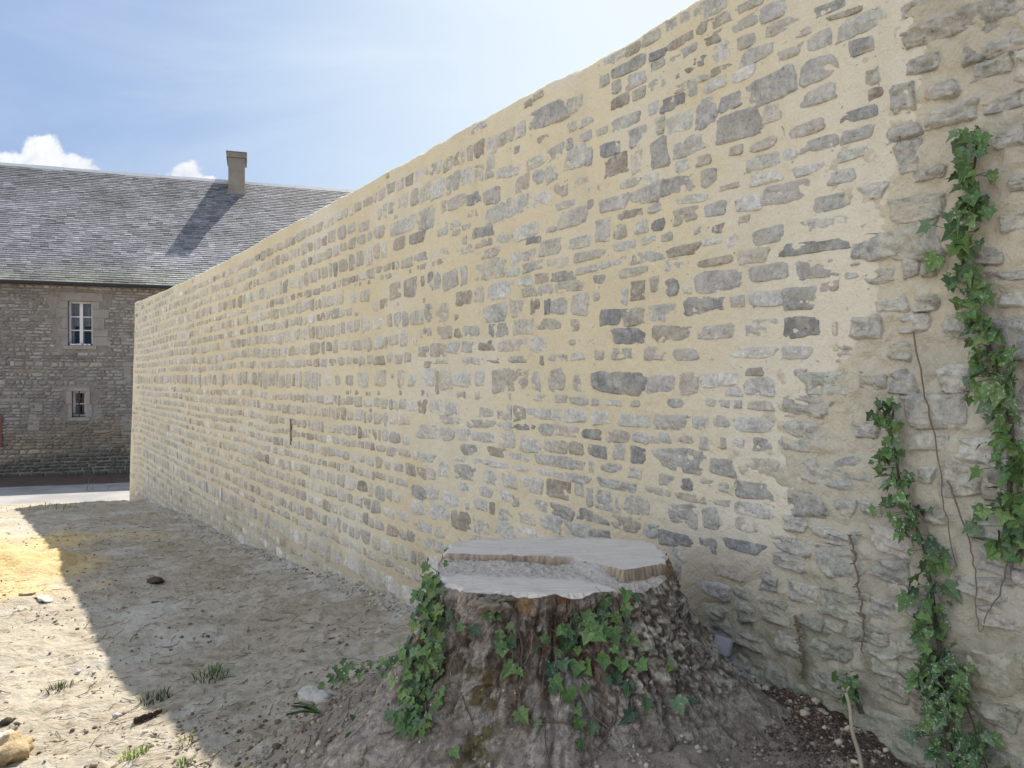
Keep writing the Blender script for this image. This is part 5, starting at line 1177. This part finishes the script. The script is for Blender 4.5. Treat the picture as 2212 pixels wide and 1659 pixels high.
def s_mound(r, n):
    X = r.normal(STC[0] - 0.15, 0.75, n); Y = r.normal(2.2, 0.55, n); k = (np.hypot(X - STC[0], Y - STC[1]) > 0.42) & (Y > 1.3) & (((X - WO[0]) * WN[0] + Y * WN[1]) > 0.04)
    return np.stack([X, Y], -1)[k]
crumbs('gravel', 9000, s_mound, (0.002, 0.0115), [(0.37, 0.33, 0.27), (0.34, 0.29, 0.23), (0.24, 0.20, 0.155), (0.30, 0.255, 0.20), (0.20, 0.16, 0.12)], 2)
def s_dark(r, n):
    c = hit_ground(1790, 1590); b = hit_ground(1640, 1455); k = r.random(n); m = np.where((k < 0.6)[:, None], c[None, :2] + r.normal(0, 1, (n, 2)) * [0.17, 0.11], b[None, :2] + (r.random((n, 1))) * (c[:2] - b[:2])[None] + r.normal(0, 0.035, (n, 2)))
    return m[((m[:, 0] - WO[0]) * WN[0] + m[:, 1] * WN[1]) > 0.03]
crumbs('dark_soil', 9000, s_dark, (0.0014, 0.0075), [(0.13, 0.08, 0.055), (0.09, 0.06, 0.045), (0.06, 0.045, 0.038), (0.17, 0.12, 0.09), (0.22, 0.18, 0.14)], 9)
def s_foot(r, n):
    s = r.uniform(1.8, 16, n); o = np.abs(r.normal(0, 0.10, n)) + 0.02; p = WO[None, :2] + s[:, None] * WD[:2] + o[:, None] * WN[:2]; return p
crumbs('mortar_droppings', 3500, s_foot, (0.003, 0.018), [(0.50, 0.43, 0.32), (0.42, 0.37, 0.28), (0.34, 0.29, 0.22)], 3)
# litter of fine dead stalks over the earth
mb = MB(); random.seed(77)
for k in range(1700):
    d_ = math.exp(random.uniform(math.log(2.3), math.log(13))); a = math.radians(random.uniform(-35, 5)); X = d_ * math.sin(a); Y = d_ * math.cos(a)
    if (X - WO[0]) * WN[0] + Y * WN[1] < 0.08: continue
    l = random.uniform(0.02, 0.10) * (0.6 + d_ / 10); b = random.uniform(0, 3.14); q = np.array([X, Y]); P = []
    for f in (0, 0.5, 1):
        u = q + np.array([math.cos(b), math.sin(b)]) * l * f + np.array([random.gauss(0, .006), random.gauss(0, .006)]); P.append([u[0], u[1], float(terrain(np.array(u[0]), np.array(u[1]))) + 0.003 + random.uniform(0, .008)])
    mb.tube(P, random.uniform(0.0010, 0.0022) * (0.6 + d_ / 9), 3, np.array([0.16, 0.12, 0.085]) * random.uniform(0.6, 1.8), False)
o = mb.build('dead_stalks', M_PLAIN); o['kind'] = 'stuff'
